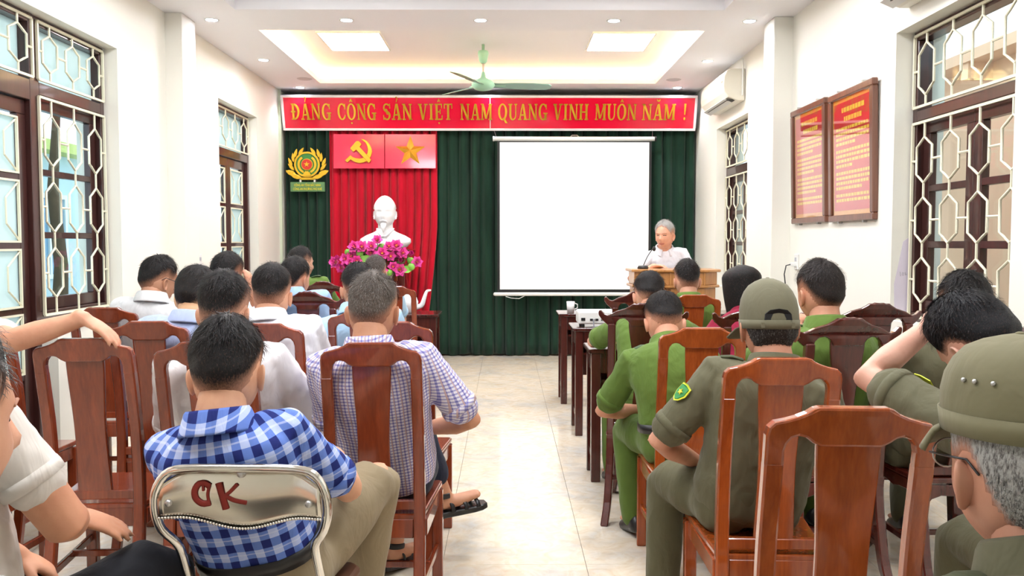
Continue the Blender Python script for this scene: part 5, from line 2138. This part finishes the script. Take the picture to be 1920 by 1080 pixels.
    def FP(x, z, off=0.0):
        v = math.asin(max(-.99, min(.99, z / HCc)))
        lo, hi = PI / 2, PI
        for _ in range(24):
            m_ = (lo + hi) / 2
            if head_point(v, m_).x > abs(x):
                lo = m_
            else:
                hi = m_
        p = head_point(v, lo)
        return Hc + R @ (Vector((math.copysign(p.x, x) if x else 0.0, p.y + off, p.z)) * s)
    # ---------------- face marks: eyes, brows, lips (children, since the photo shows some of them)
    if o.get('face'):
        fk = o.get('face_k', 1.0)
        Mi = MATS.get('eye_dark') or plain('eye_dark', srgb(40, 28, 24), .2)
        Ml = MATS.get('lip_red') or plain('lip_red', srgb(178, 96, 88), .45)
        W = lambda p: Hc + R @ (Vector(p) * s)
        for sg in (-1, 1):
            MB().tube([FP(sg * .020, .0045), FP(sg * .031, .0058), FP(sg * .042, .0035)], .0024 * fk, 6, flat=.002 * fk).build('eye', Mi, root, smooth=True)
            MB().tube([FP(sg * .016, .021), FP(sg * .032, .026), FP(sg * .048, .021)], .0024 * fk, 6).build('eyebrow', hair_mat(o.get('hair', (20, 17, 17)), o['skin'], o.get('grey', 0)), root, smooth=True)
        MB().tube([FP(-.022, -.069), FP(-.008, -.0655), FP(.008, -.0655), FP(.022, -.069)], .0032 * fk, 8, flat=.003).build('upper_lip', Ml, root, smooth=True)
        MB().tube([FP(-.018, -.0735), FP(0, -.0765), FP(.018, -.0735)], .0034 * fk, 8, flat=.003).build('lower_lip', Ml, root, smooth=True)
    # ---------------- hair, cap, glasses
    build_hair(root, Hc, R, s, o, near)
    if o.get('cap'):
        build_cap(root, Hc, R, s, o['cap'], o)
    if o.get('glasses'):
        build_glasses(root, Hc, R, s)
    # ---------------- shirt
    shirt = MB()
    ease = o.get('ease', .008)
    shirt.loft(torso_rings(ease, o.get('hem', .02), 1.0))
    slv = o.get('sleeve', .78)
    for nm in 'lr':
        S, E, Wt, sg = sh[nm]
        j = S - rxs * (sg * .045)
        if slv <= 1:
            end = S + (E - S) * slv
            shirt.tube([j, S, S + (E - S) * slv * .5, end], [.066 * sw, .068 * sw, .063 * sw, .064 * sw], 16)
            if o.get('round_cuff', True):
                pass
        else:
            shirt.tube([j, S, (S + E) / 2, E, (E + Wt) / 2, E + (Wt - E) * .93], [.066 * sw, .068 * sw, .060 * sw, .052 * sw, .045 * sw, .038 * sw], 16)
    amp = o.get('wrinkle', .0065 if near else .005)
    svox = .0075 if near else .0115
    seed = o['seed'] % 97
    pat = o.get('shirt')
    def done_shirt(me):
        n = len(me.vertices)
        co = np.empty(n * 3, dtype=np.float32)
        me.vertices.foreach_get('co', co)
        nr = np.empty(n * 3, dtype=np.float32)
        me.vertices.foreach_get('normal', nr)
        co, nr = co.reshape(-1, 3), nr.reshape(-1, 3)
        dsp = np.empty(n, dtype=np.float32)
        for i in range(n):
            x, y, z = co[i]
            a = noise.noise(Vector((x * 7 + seed, y * 7, z * 11 + x * 5)))
            b = noise.noise(Vector((x * 20 - z * 10, y * 18 + seed, z * 16 + x * 9)))
            dsp[i] = a * .9 + (abs(b) - .25) * -.9
        co2 = co + nr * (dsp * amp)[:, None]
        me.vertices.foreach_set('co', co2.ravel())
        # pattern coordinates: arc length round the trunk and height along the spine
        up = np.array(tang(.5))
        ax = np.array(spine(.5))
        fwd = np.array(frame(.5)[1])
        rgt = np.array(frame(.5)[0])
        rel = co - ax
        v = rel @ up
        # lateral arc about a vertical line in front of the chest
        xx, yy = rel @ rgt, rel @ fwd
        u = .24 * np.arctan2(xx, -(yy - .13))
        for nm_, arr in (('pu', u), ('pv', v)):
            at = me.attributes.new(nm_, 'FLOAT', 'POINT')
            at.data.foreach_set('value', (arr + 10.0).astype(np.float32))
        me.name = 'shirt'
        me.materials.clear()
        me.materials.append(pat)
        me.polygons.foreach_set('use_smooth', [True] * len(me.polygons))
        me.update()
        inst(me, o.get('top_name', 'shirt'), root)
    QUEUE.append((shirt, svox, 5, done_shirt))
    # cuffs of short sleeves
    if slv <= 1:
        for nm in 'lr':
            S, E, Wt, sg = sh[nm]
            u = (E - S).normalized()
            e = S + (E - S) * slv
            ob = MB().tube([e - u * .022, e - u * .010, e + u * .006], [.0655 * sw, .067 * sw, .0665 * sw], 20, round_ends=False).build('sleeve_hem', pat, root, smooth=True)
            for nm_, val in (('pu', 10.0), ('pv', 10.0)):
                at = ob.data.attributes.new(nm_, 'FLOAT', 'POINT')
                arr = [10 + (.24 * math.atan2(v.co.x, .3) if nm_ == 'pu' else v.co.z) for v in ob.data.vertices]
                at.data.foreach_set('value', arr)
    # collar
    if o.get('collar', True):
        c0 = N + Vector((0, .0, -.004))
        ax = (neck0 - N).normalized()
        ax = (ax + tang(1)).normalized()
        rx = Vector((1, 0, 0)) - ax * ax.x
        rx.normalize()
        fy = ax.cross(rx).normalized()
        nr_ = neck_r * 1.10
        if o.get('stand_collar') == 'tee':
            prof = [(1.02, .006), (1.10, .010), (1.16, .0), (1.12, -.012), (1.02, -.008)]
            span_ = 180
        else:
            prof = [(1.06, -.016), (1.03, .034), (1.09, .042), (1.16, .036), (1.40, -.012), (1.43, -.020), (1.33, -.018), (1.13, .022), (1.10, -.016)]
            span_ = 158
        nn = 40
        rings = []
        for k in range(nn + 1):
            a = math.radians(-span_ + 2 * span_ * k / nn)
            frn = max(0, abs(math.degrees(a)) - 95) / 85
            ring = []
            for r_, h_ in prof:
                rr = nr_ * (r_ + (.25 * frn if r_ > 1.2 else 0))
                ring.append(c0 + rx * (math.sin(a) * rr * 1.04) - fy * (math.cos(a) * rr) + ax * ((h_ - frn * .030) * (1.0 if r_ > 1.2 else 1.0)))
            rings.append(ring)
        ob = MB().loft(rings).build('collar', pat, root, smooth=True)
        for nm_ in ('pu', 'pv'):
            at = ob.data.attributes.new(nm_, 'FLOAT', 'POINT')
            up = tang(.5)
            at.data.foreach_set('value', [10 + (.24 * math.atan2(v.co.x, .22) if nm_ == 'pu' else (v.co - spine(.5)).dot(up)) for v in ob.data.vertices])
    # shoulder boards
    if o.get('epaulette'):
        for sg in (-1, 1):
            a = spine(.93) + rxs * (sg * .10 * sw) + Vector((0, 0, .034))
            S = sh['l' if sg < 0 else 'r'][0]
            b = S + Vector((0, 0, .058 * sw)) - rxs * (sg * .005)
            MB().tube([a, (a + b) / 2 + Vector((0, 0, .006)), b], .022, 12, flat=.005, up=(0, 0, 1)).build('shoulder_board', o['epaulette'], root, smooth=True)
    # arm patch
    if o.get('patch'):
        nm = o['patch']
        S, E, Wt, sg = sh[nm]
        u = (E - S).normalized()
        c = S + (E - S) * o.get('patch_t', .42)
        outw = Vector(o.get('patch_dir', (sg * .75, -.65, 0)))
        outw = (outw - u * outw.dot(u)).normalized()
        sd = u.cross(outw).normalized()
        sp = [(-.032, .035), (0, .042), (.032, .035), (.034, -.005), (.018, -.035), (0, -.046), (-.018, -.035), (-.034, -.005)]
        def fr_(k, off):
            return lambda a, b, w: tuple(c + outw * (math.sqrt(max(0, .073 ** 2 - (a * k) ** 2)) * sw + off + w) + sd * (a * k) - u * (b * k))
        p1 = MB().prism(sp, .003, fr_(.8, .0)).build('arm_patch', MATS.get('patch_yellow') or plain('patch_yellow', srgb(226, 232, 60), .6), root)
        MB().prism(sp, .003, fr_(.65, .002)).build('patch_field', MATS.get('patch_green') or plain('patch_green', srgb(48, 140, 70), .6), p1)
        MB().prism(star_poly(.012), .003, fr_(1.0, .004)).build('patch_star', MATS.get('patch_yellow2') or plain('patch_yellow2', srgb(236, 220, 60), .6), p1)
    # ---------------- trousers
    tr = MB()
    if standing:
        tr.loft(torso_rings(.0, -.10, .14))
        for nm in 'lr':
            hp, kn, an, fd = legs[nm]
            tr.tube([hp + Vector((0, 0, .02)), (hp + kn) / 2, kn, an + Vector((0, 0, -.02))], [.095, .09, .07, .06], 14)
    else:
        tr.loft(torso_rings(.004, -.10, o.get('waist', .20)))
        for nm in 'lr':
            hp, kn, an, fd = legs[nm]
            sl = o.get('trouser_len', 1.03)
            tr.tube([hp + Vector((0, -.05, -.005)), hp + Vector((0, .08, 0)), (hp + kn) / 2 + Vector((0, 0, -.004)), kn + (hp - kn) * .1, kn + Vector((0, .0, -.02)), kn + (an - kn) * .3, kn + (an - kn) * sl], [.093, .098, .090, .078, .074, .072, .062], 14)
    tp = o.get('trousers')
    def done_tr(me):
        n = len(me.vertices)
        co = np.empty(n * 3, dtype=np.float32)
        me.vertices.foreach_get('co', co)
        nr = np.empty(n * 3, dtype=np.float32)
        me.vertices.foreach_get('normal', nr)
        co, nr = co.reshape(-1, 3), nr.reshape(-1, 3)
        dsp = np.array([noise.noise(Vector((c[0] * 14 + seed, c[1] * 9 + c[2] * 6, c[2] * 9))) for c in co], dtype=np.float32)
        me.vertices.foreach_set('co', (co + nr * (dsp * .005)[:, None]).ravel())
        me.name = 'trousers'
        me.materials.clear()
        me.materials.append(tp)
        me.polygons.foreach_set('use_smooth', [True] * len(me.polygons))
        me.update()
        inst(me, 'trousers', root)
    QUEUE.append((tr, .012 if near else .018, 5, done_tr))
    if o.get('belt'):
        t_ = o.get('waist', .20)
        w0 = torso_rings(.008, t_ - .075, t_ + .002)
        r0, r1 = w0[0], w0[-1]
        c_ = spine(t_ - .04)
        rings = [r0, [c_ + (p - c_) * 1.03 for p in r0], [c_ + (p - c_) * 1.03 for p in r1], r1]
        MB().loft(rings, cap=False).build('belt', MATS.get('black_belt_leather') or plain('black_belt_leather', srgb(22, 20, 20), .4), root, smooth=True)
    # ---------------- shoes
    if o.get('shoes', True):
        kind = o.get('shoes', True)
        for nm in 'lr':
            hp, kn, an, fd = legs[nm]
            side = fd.cross(Vector((0, 0, 1))).normalized()
            upv = side.cross(fd).normalized()
            c = an + upv * (-.055)
            if kind == 'sandal':
                sole = []
                for f_, w_ in ((-.075, .026), (-.06, .036), (.0, .036), (.06, .042), (.12, .046), (.16, .040), (.185, .022)):
                    sole.append([c + fd * f_ + side * (sx * w_) + upv * h_ for sx, h_ in ((-1, -.038), (1, -.038), (1, -.012), (-1, -.012))])
                so = MB().loft(sole).build('sandal', M_BLACK, root, bevel=.004)
                for f_ in (.015, .075, .13):
                    ring = [c + fd * (f_ + .01 * math.cos(a)) + side * (.043 * math.cos(a)) + upv * (-.016 + (.062 - f_ * .22) * math.sin(a)) for a in [PI * k / 12 for k in range(13)]]
                    MB().tube(ring, .010, 8, flat=.003, up=tuple(upv)).build('strap', M_BLACK, so, smooth=True)
                ring = [an + fd * (-.045 * math.cos(a)) + side * (.040 * math.sin(a)) + upv * .005 for a in [-PI * .62 + PI * 1.24 * k / 14 for k in range(15)]]
                MB().tube(ring, .003, 8, flat=.012, up=tuple(upv)).build('ankle_strap', M_BLACK, so, smooth=True)
            else:
                rings = []
                for f_, w_, h_ in ((-.078, .014, .02), (-.068, .032, .045), (-.03, .037, .062), (.02, .038, .060), (.07, .044, .042), (.12, .046, .032), (.155, .038, .024), (.178, .016, .012)):
                    ring = []
                    for k in range(14):
                        a = 2 * PI * k / 14
                        z_ = math.sin(a) * h_ if math.sin(a) > 0 else math.sin(a) * .036
                        ring.append(c + fd * f_ + side * (math.cos(a) * w_) + upv * (z_))
                    rings.append(ring)
                MB().loft(rings).build('shoe', M_BLACK, root, smooth=True)
    return root

# ---- the people, left block from the camera forward, then the right block, then the speaker
T_BLACK = cloth('black_trouser_cloth', (26, 27, 32), wr=.3)
T_NAVY = cloth('navy_trouser_cloth', (36, 40, 56), wr=.3)
T_BEIGE = cloth('beige_trouser_cloth', (150, 134, 106), wr=.3)
T_POLICE = cloth('police_green_trouser_cloth', (90, 114, 50), wr=.3)
T_OLIVE = cloth('olive_trouser_cloth', (97, 94, 70), wr=.3)
C_POLICE = cloth('police_green_shirt_cloth', (98, 124, 54))
C_OLIVE = cloth('olive_uniform_cloth', (104, 101, 78))
C_WHITE = cloth('white_shirt_cloth', (232, 234, 242), var=.03)
C_WHITE2 = cloth('warm_white_shirt_cloth', (230, 226, 226), var=.03)
C_CREAM = cloth('cream_tshirt_cloth', (220, 212, 202), var=.04)
C_GREYW = cloth('grey_white_shirt_cloth', (216, 216, 216), var=.04)
C_PALEBLUE = cloth('pale_blue_shirt_cloth', (176, 190, 226), var=.04)
C_BLUE = cloth('light_blue_shirt_cloth', (158, 186, 224), var=.04)
C_SKY = cloth('sky_blue_shirt_cloth', (174, 208, 234), var=.04)
C_RED = cloth('crimson_jacket_cloth', (142, 22, 54), var=.06)
C_PLAID = gingham('blue_gingham_cloth', .047, .050, (186, 200, 240), (104, 132, 206), (36, 46, 112))
C_CHECK = gingham('fine_check_cloth', .0125, .0125, (232, 228, 236), (168, 164, 206), (112, 110, 176), .42, (214, 180, 160))
CAP1 = cloth('olive_cap_cloth', (116, 112, 90), wr=.15)
CAP2 = cloth('khaki_olive_cap_cloth', (126, 120, 92), wr=.15)
EPA = plain('dark_green_shoulder_board', srgb(52, 76, 36), .6)

# left block
person('man in blue gingham shirt and beige trousers on the chrome folding chair', (-0.640, 2.260), (-.722, 2.20, 1.070), shirt=C_PLAID, trousers=T_BEIGE, near=True, hpitch=22, hyaw=4, hroll=-3, seed=1, s=1.06,
       skin=(222, 170, 136), hem=.13, waist=.20, belt=True, sw=.90, knee_r=(-.40, 2.64, .68), ankle_r=(-.47, 2.74, .25), knee_l=(-.74, 2.66, .50), ankle_l=(-.74, 2.66, .10), hand_l=(-.72, 2.56, .66), hand_r=(-.52, 2.56, .76), thick=.024, side=.010, strands=3200, nape=-.088, fade=.055)
person('grey-haired man in fine check short-sleeved shirt and black sandals', (-0.445, 3.220), (-.485, 3.11, 1.160), shirt=C_CHECK, trousers=T_NAVY, near=True, hpitch=16, hyaw=-6, seed=2, s=1.08, skin=(206, 152, 120),
       hair=(86, 76, 68), grey=.12, hem=-.06, hand_r=(-.30, 3.30, .68), elb_r=(1, -.35, -.55), hand_l=(-.50, 3.42, .62), shoes='sandal', trouser_len=.72,
       knee_l=(-.42, 3.56, .52), ankle_l=(-.475, 3.60, .105), foot_l=(.55, .8, -.12), knee_r=(-.40, 3.60, .66), ankle_r=(-.27, 3.68, .30), foot_r=(.9, .3, .12), thick=.012, side=.006, strands=2600, sw=1.02, nape=-.085)
person('man in white dotted shirt with puffed left sleeve and shaved nape', (-1.010, 3.250), (-1.045, 3.16, 1.150), shirt=C_WHITE2, trousers=T_BLACK, near=True, hpitch=14, seed=3, s=1.06, skin=(222, 172, 142),
       hand_l=(-1.06, 3.40, .70), elb_l=(-1, -.15, -.5), hand_r=(-.92, 3.42, .72), elb_r=(.9, -.2, -.6), sleeve=.98, sw=1.08, fade=.075, nape=-.075, side=.005, thick=.026, strands=2200, hem=-.06)
person('man in pale blue shirt bent forward left of the dotted white shirt', (-1.500, 4.020), (-1.445, 3.98, 1.155), shirt=C_PALEBLUE, trousers=T_BLACK, near=True, hpitch=26, hyaw=-8, seed=4, skin=(224, 180, 138), sw=1.1, neckl=.9, sleeve=1.2, thick=.026, side=.010, nape=-.085, fade=.03, hem=-.06, strands=1500)
person('man in plain white shirt with faded haircut beside the blue gingham man', (-0.985, 3.920), (-1.075, 3.92, 1.165), shirt=C_WHITE, trousers=T_BLACK, near=True, hpitch=16, hyaw=4, seed=5, skin=(222, 168, 136), neckl=.85, sleeve=1.2, fade=.07, nape=-.075, side=.005, thick=.024, hem=-.06, strands=1500, sw=1.04)
person('man with glasses in a grey-white shirt nearest the left window', (-2.030, 4.830), (-1.935, 4.76, 1.195), shirt=C_GREYW, trousers=T_BLACK, hpitch=18, hyaw=-38, seed=6, skin=(196, 146, 116), neckl=.85, glasses=True, face=True, fade=.05, strands=700)
person('black-haired man resting his cheek on his hand by the far left door', (-1.75, 5.32), (-1.735, 5.32, 1.20), shirt=C_WHITE, trousers=T_BLACK, hpitch=14, hyaw=-20, seed=7, skin=(206, 150, 120), hand_r=(-1.62, 5.42, 1.10), hdir_r=(-.1, .0, 1), hnrm_r=(.8, -.4, 0), elb_r=(.6, .5, -.6), thick=.028, side=.014, nape=-.085, strands=700)
person('man in light blue shirt looking right on the dark carved chair', (-1.200, 5.530), (-1.345, 5.45, 1.175), neckl=.8, shirt=C_BLUE, trousers=T_NAVY, hpitch=8, hyaw=-28, seed=8, skin=(212, 156, 126), fade=.03, thick=.02, nape=-.08, strands=700)
person('officer in green shirt looking right in the front row on the left', (-1.470, 6.950), (-1.64, 6.84, 1.235), shirt=C_POLICE, trousers=T_POLICE, hpitch=2, hyaw=-40, seed=9, skin=(220, 172, 146), epaulette=EPA, strands=500, face=True)
person('black-haired man in sky blue shirt on the chair before the teapot desk', (-0.715, 4.560), (-.795, 4.60, 1.155), shirt=C_SKY, trousers=T_BLACK, hpitch=30, hyaw=10, seed=10, skin=(206, 152, 122), thick=.026, nape=-.085, strands=700, sw=1.06)
person('brown-grey-haired person just below the pink lotus flowers', (-1.0, 6.96), (-1.06, 6.95, 1.165), shirt=C_SKY, trousers=T_BLACK, hpitch=14, seed=11, skin=(206, 156, 128), hair=(64, 54, 48), grey=.15, strands=500)
chair(PLAIN, -1.75, 5.06, 0, 'reddish wooden chair under the man resting his cheek on his hand', RW)
# left edge
person('person in the left corner close to the camera, cheek and grey-black hair showing', (-.74, .86), (-.662, .95, 1.195), shirt=C_GREYW, trousers=T_BLACK, near=True, hpitch=6, hyaw=-24, seed=12, skin=(214, 160, 130), hair=(52, 50, 50), grey=.25, face=True, strands=2600, thick=.02, side=.012, hem=-.06)
person('man in cream T-shirt and black trousers with his hand on his thigh', (-1.17, 1.73), (-1.22, 1.80, 1.25), yaw=-12, shirt=C_CREAM, trousers=T_BLACK, near=True, vox=.007, hpitch=10, seed=13, skin=(214, 156, 122), stand_collar='tee', arm=1.18,
       hand_r=(-1.03, 1.98, .765), elb_r=(.8, -.35, -.5), hdir_r=(.55, .45, -.30), hnrm_r=(.2, -.1, 1), curl_r=.25, sleeve=.62, knee_r=(-.86, 2.12, .60), ankle_r=(-.84, 2.10, .10), knee_l=(-1.22, 2.15, .52), ankle_l=(-1.24, 2.1, .10), hem=-.02, belly=.03)
person('person at the left edge with a bare forearm draped over the chair crest', (-2.10, 3.27), (-2.10, 3.25, 1.235), shirt=C_GREYW, trousers=T_BLACK, near=True, vox=.007, seed=14, skin=(220, 164, 134), arm=1.12,
       hand_r=(-1.49, 3.015, 1.135), elb_r=(-.1, -1, -.35), hdir_r=(.75, .12, -.5), hnrm_r=(.45, -.1, .85), curl_r=.35, sleeve=.55, sh_r=.03, knee_r=(-2.16, 3.62, .50), ankle_r=(-2.16, 3.52, .10), knee_l=(-2.34, 3.62, .50), ankle_l=(-2.34, 3.52, .10))
chair(PLAIN, -2.10, 3.02, 0, 'reddish wooden chair under the person whose forearm is draped sideways', RW)

# right block
person('officer leaning on the desk by the projector, elbow out to the aisle', (0.760, 4.500), (.822, 4.86, 1.105), shirt=C_POLICE, trousers=T_POLICE, near=True, hpitch=34, hyaw=-6, seed=15, skin=(222, 166, 138), epaulette=EPA,
       hand_l=(.74, 5.08, .845), elb_l=(-1, .1, -.3), hand_r=(.98, 5.08, .845), elb_r=(1, .1, -.3), fade=.05, nape=-.075, thick=.022, strands=1100, bulge=.07)
person('officer with shaved nape in the front right row below the lectern', (1.255, 5.900), (1.258, 5.90, 1.147), shirt=C_POLICE, trousers=T_POLICE, hpitch=10, seed=16, skin=(214, 160, 132), fade=.07, nape=-.075, side=.004, thick=.022, strands=700, epaulette=EPA)
person('officer with bowed neck and short sleeves on the aisle chair', (0.765, 3.710), (.735, 3.93, 1.042), shirt=C_POLICE, trousers=T_POLICE, near=True, hpitch=38, seed=17, skin=(218, 160, 130), epaulette=EPA, belt=True, hem=.10,
       hand_l=(.66, 4.05, .60), elb_l=(-1, -.2, -.55), hand_r=(.86, 4.05, .62), knee_l=(.585, 4.08, .52), ankle_l=(.615, 4.03, .105), knee_r=(.93, 4.1, .5), fade=.05, nape=-.07, side=.005, thick=.022, bulge=.08, strands=1500)
person('woman with long black hair in a red jacket', (1.29, 4.40), (1.312, 4.72, 1.135), shirt=C_RED, trousers=T_BLACK, near=True, top_name='jacket', hpitch=8, hyaw=14, neckl=1.0, seed=18, skin=(226, 178, 152), long=.13, sleeve=1.2, s=1.0, sw=.92, nape=-.08, thick=.02, side=.016, strands=900)
person('man in olive uniform and olive field cap with yellow-green arm patch', (0.810, 2.830), (.888, 2.86, 1.125), shirt=C_OLIVE, trousers=T_OLIVE, near=True, hpitch=10, hyaw=-2, seed=19, s=1.08, skin=(206, 150, 122), hair=(44, 41, 40), grey=.12, cap=CAP1, cap_opening=True,
       nape=-.115, neckl=1.0, thick=.006, side=.010, fade=.02, strands=1800, hem=-.06, hand_l=(.68, 3.02, .62), elb_l=(-1, -.25, -.55), hand_r=(.98, 3.05, .62), knee_l=(.60, 3.15, .53), ankle_l=(.585, 3.12, .10), knee_r=(1.0, 3.2, .5), patch='l', patch_t=.40, patch_dir=(-.95, -.3, 0), epaulette=cloth('olive_shoulder_board', (70, 74, 48)))
person('officer in green shirt with upright head beside the olive cap', (1.385, 3.710), (1.37, 3.70, 1.185), shirt=C_POLICE, trousers=T_POLICE, near=True, hpitch=8, hyaw=14, seed=20, s=1.10, skin=(216, 158, 128), fade=.05, nape=-.08, hair=(36, 30, 28), thick=.016, side=.010, strands=2200, hand_l=(1.30, 3.92, 1.02), elb_l=(-.7, .3, -.8), epaulette=EPA)
person('black-haired person half hidden behind the bowed head at the right window', (1.80, 3.62), (1.835, 3.38, 1.145), shirt=C_OLIVE, trousers=T_OLIVE, hpitch=18, seed=21, s=1.10, skin=(196, 146, 118), fade=.05, strands=1200, bulge=0)
person('man in olive uniform with bowed head and raised left forearm', (1.54, 2.16), (1.30, 2.33, 1.125), shirt=C_OLIVE, trousers=T_OLIVE, near=True, vox=.008, hpitch=44, hyaw=12, hroll=-14, seed=22, s=1.10, skin=(222, 172, 150), hair=(19, 19, 23),
       hand_l=(1.26, 2.52, 1.15), elb_l=(-1, .2, -.25), hdir_l=(.5, .4, .3), hand_r=(1.5, 2.55, .95), sh_l=.02, sleeve=.70, patch='l', patch_t=.60, patch_dir=(-.1, .8, .5), thick=.026, side=.016, nape=-.085, fade=.02, strands=3200, hem=-.06, bulge=.08, sw=1.04)
person('grey-haired man with olive cap and glasses in the right corner close to the camera', (.80, 1.02), (.725, 1.17, 1.088), shirt=C_OLIVE, trousers=T_OLIVE, near=True, hpitch=6, hyaw=4, bill=.30, ear=1.25, flare=.85, neckl=.85, seed=23, s=1.10, skin=(206, 150, 124), hair=(96, 92, 90), grey=.6, cap=CAP2, eyelets=True, cap_tilt=.06, cap_base=.058, cap_k=.78,
       glasses=True, face=True, nape=-.10, thick=.006, side=.007, fade=.03, strands=3000, hem=-.06, patch='l', patch_t=.2, patch_dir=(-.8, -.3, .5), epaulette=cloth('olive_shoulder_board', (70, 74, 48)), hand_l=(.66, 1.42, .70))
# the speaker
person('grey-haired speaker in white shirt talking behind the lectern', (1.665, 8.66), (1.595, 8.55, 1.482), yaw=180, standing=True, shirt=C_WHITE, trousers=T_NAVY, near=True, hpitch=6, hyaw=-32, seed=24, s=1.12, skin=(232, 178, 150), hair=(150, 146, 142), grey=.8, face=True, face_k=1.7,
       hip=.86, hand_r=(1.46, 8.36, 1.175), elb_r=(.8, -.2, -.6), hdir_r=(-.6, .4, 0), sw=.95, hand_l=(1.76, 8.36, 1.175), elb_l=(-.5, -.2, -.8), hdir_l=(.5, .4, 0), thick=.018, side=.010, front=.085, strands=1200, belt=True, waist=.14, hem=.10)

flush_queue()

# ---- the white bust
def bust():
    t = thing('white_bust', 'white plaster bust of a bearded man on the wooden pedestal', 'bust', (-1.40, 9.95, 1.33))
    M = plain('white_plaster', srgb(244, 244, 246), .45, var=.01)
    mb = MB()
    s = 1.55
    R = rot_head(180, 2, 0)
    hm = Matrix.Translation((0, 0, .425)) @ R.to_4x4() @ Matrix.Scale(s, 4)
    add_head(mb, hm, True)
    W = lambda p: hm @ Vector(p)
    mb.tube([W((0, -.015, -.04)), (0, .03, .22), (0, .03, .10)], [.085, .088, .13], 20)
    rings = []
    for z, w, d in ((0, .20, .12), (.03, .255, .14), (.08, .30, .145), (.12, .295, .135), (.16, .23, .115), (.20, .13, .10), (.23, .09, .085)):
        rings.append(superring(Vector((0, .03, z)), Vector((1, 0, 0)), Vector((0, 1, 0)), w, d, d))
    mb.loft(rings)
    def cb(me):
        me.materials.clear()
        me.materials.append(M)
        me.polygons.foreach_set('use_smooth', [True] * len(me.polygons))
        me.name = 'figure'
        inst(me, 'figure', t)
    QUEUE.append((mb, .0075, 2, cb))
    flush_queue()
    # hair swept back, goatee, moustache, collar
    g = MB().tube([W((0, .098, -.085)), W((0, .105, -.112)), W((0, .092, -.142))], [.034, .028, .010], 12, flat=[.018, .016, .006])
    g.build('goatee', M, t, smooth=True)
    for sg in (-1, 1):
        MB().tube([W((sg * .004, .113, -.056)), W((sg * .02, .104, -.062)), W((sg * .03, .092, -.074))], [.009, .008, .004], 8).build('moustache', M, t, smooth=True)
        MB().tube([(sg * .015, -.115, .15), (sg * .07, -.07, .205), (sg * .09, .02, .235)], [.022, .02, .018], 10, flat=.012).build('collar', M, t, smooth=True)
    rings = []
    n = 40
    for j in range(10):
        v = math.radians(-8 + 98 * j / 9.3)
        ring = []
        for k in range(n):
            phi = 2 * PI * k / n
            p = head_point(v, phi, False)
            hl = hairline(phi, -.06, .088)
            th = .022 * smoothstep(hl - .004, hl + .02, p.z) - .014
            ring.append(W(p + p.normalized() * th))
        rings.append(ring)
    MB().loft(rings).build('hair', M, t, smooth=True)
bust()
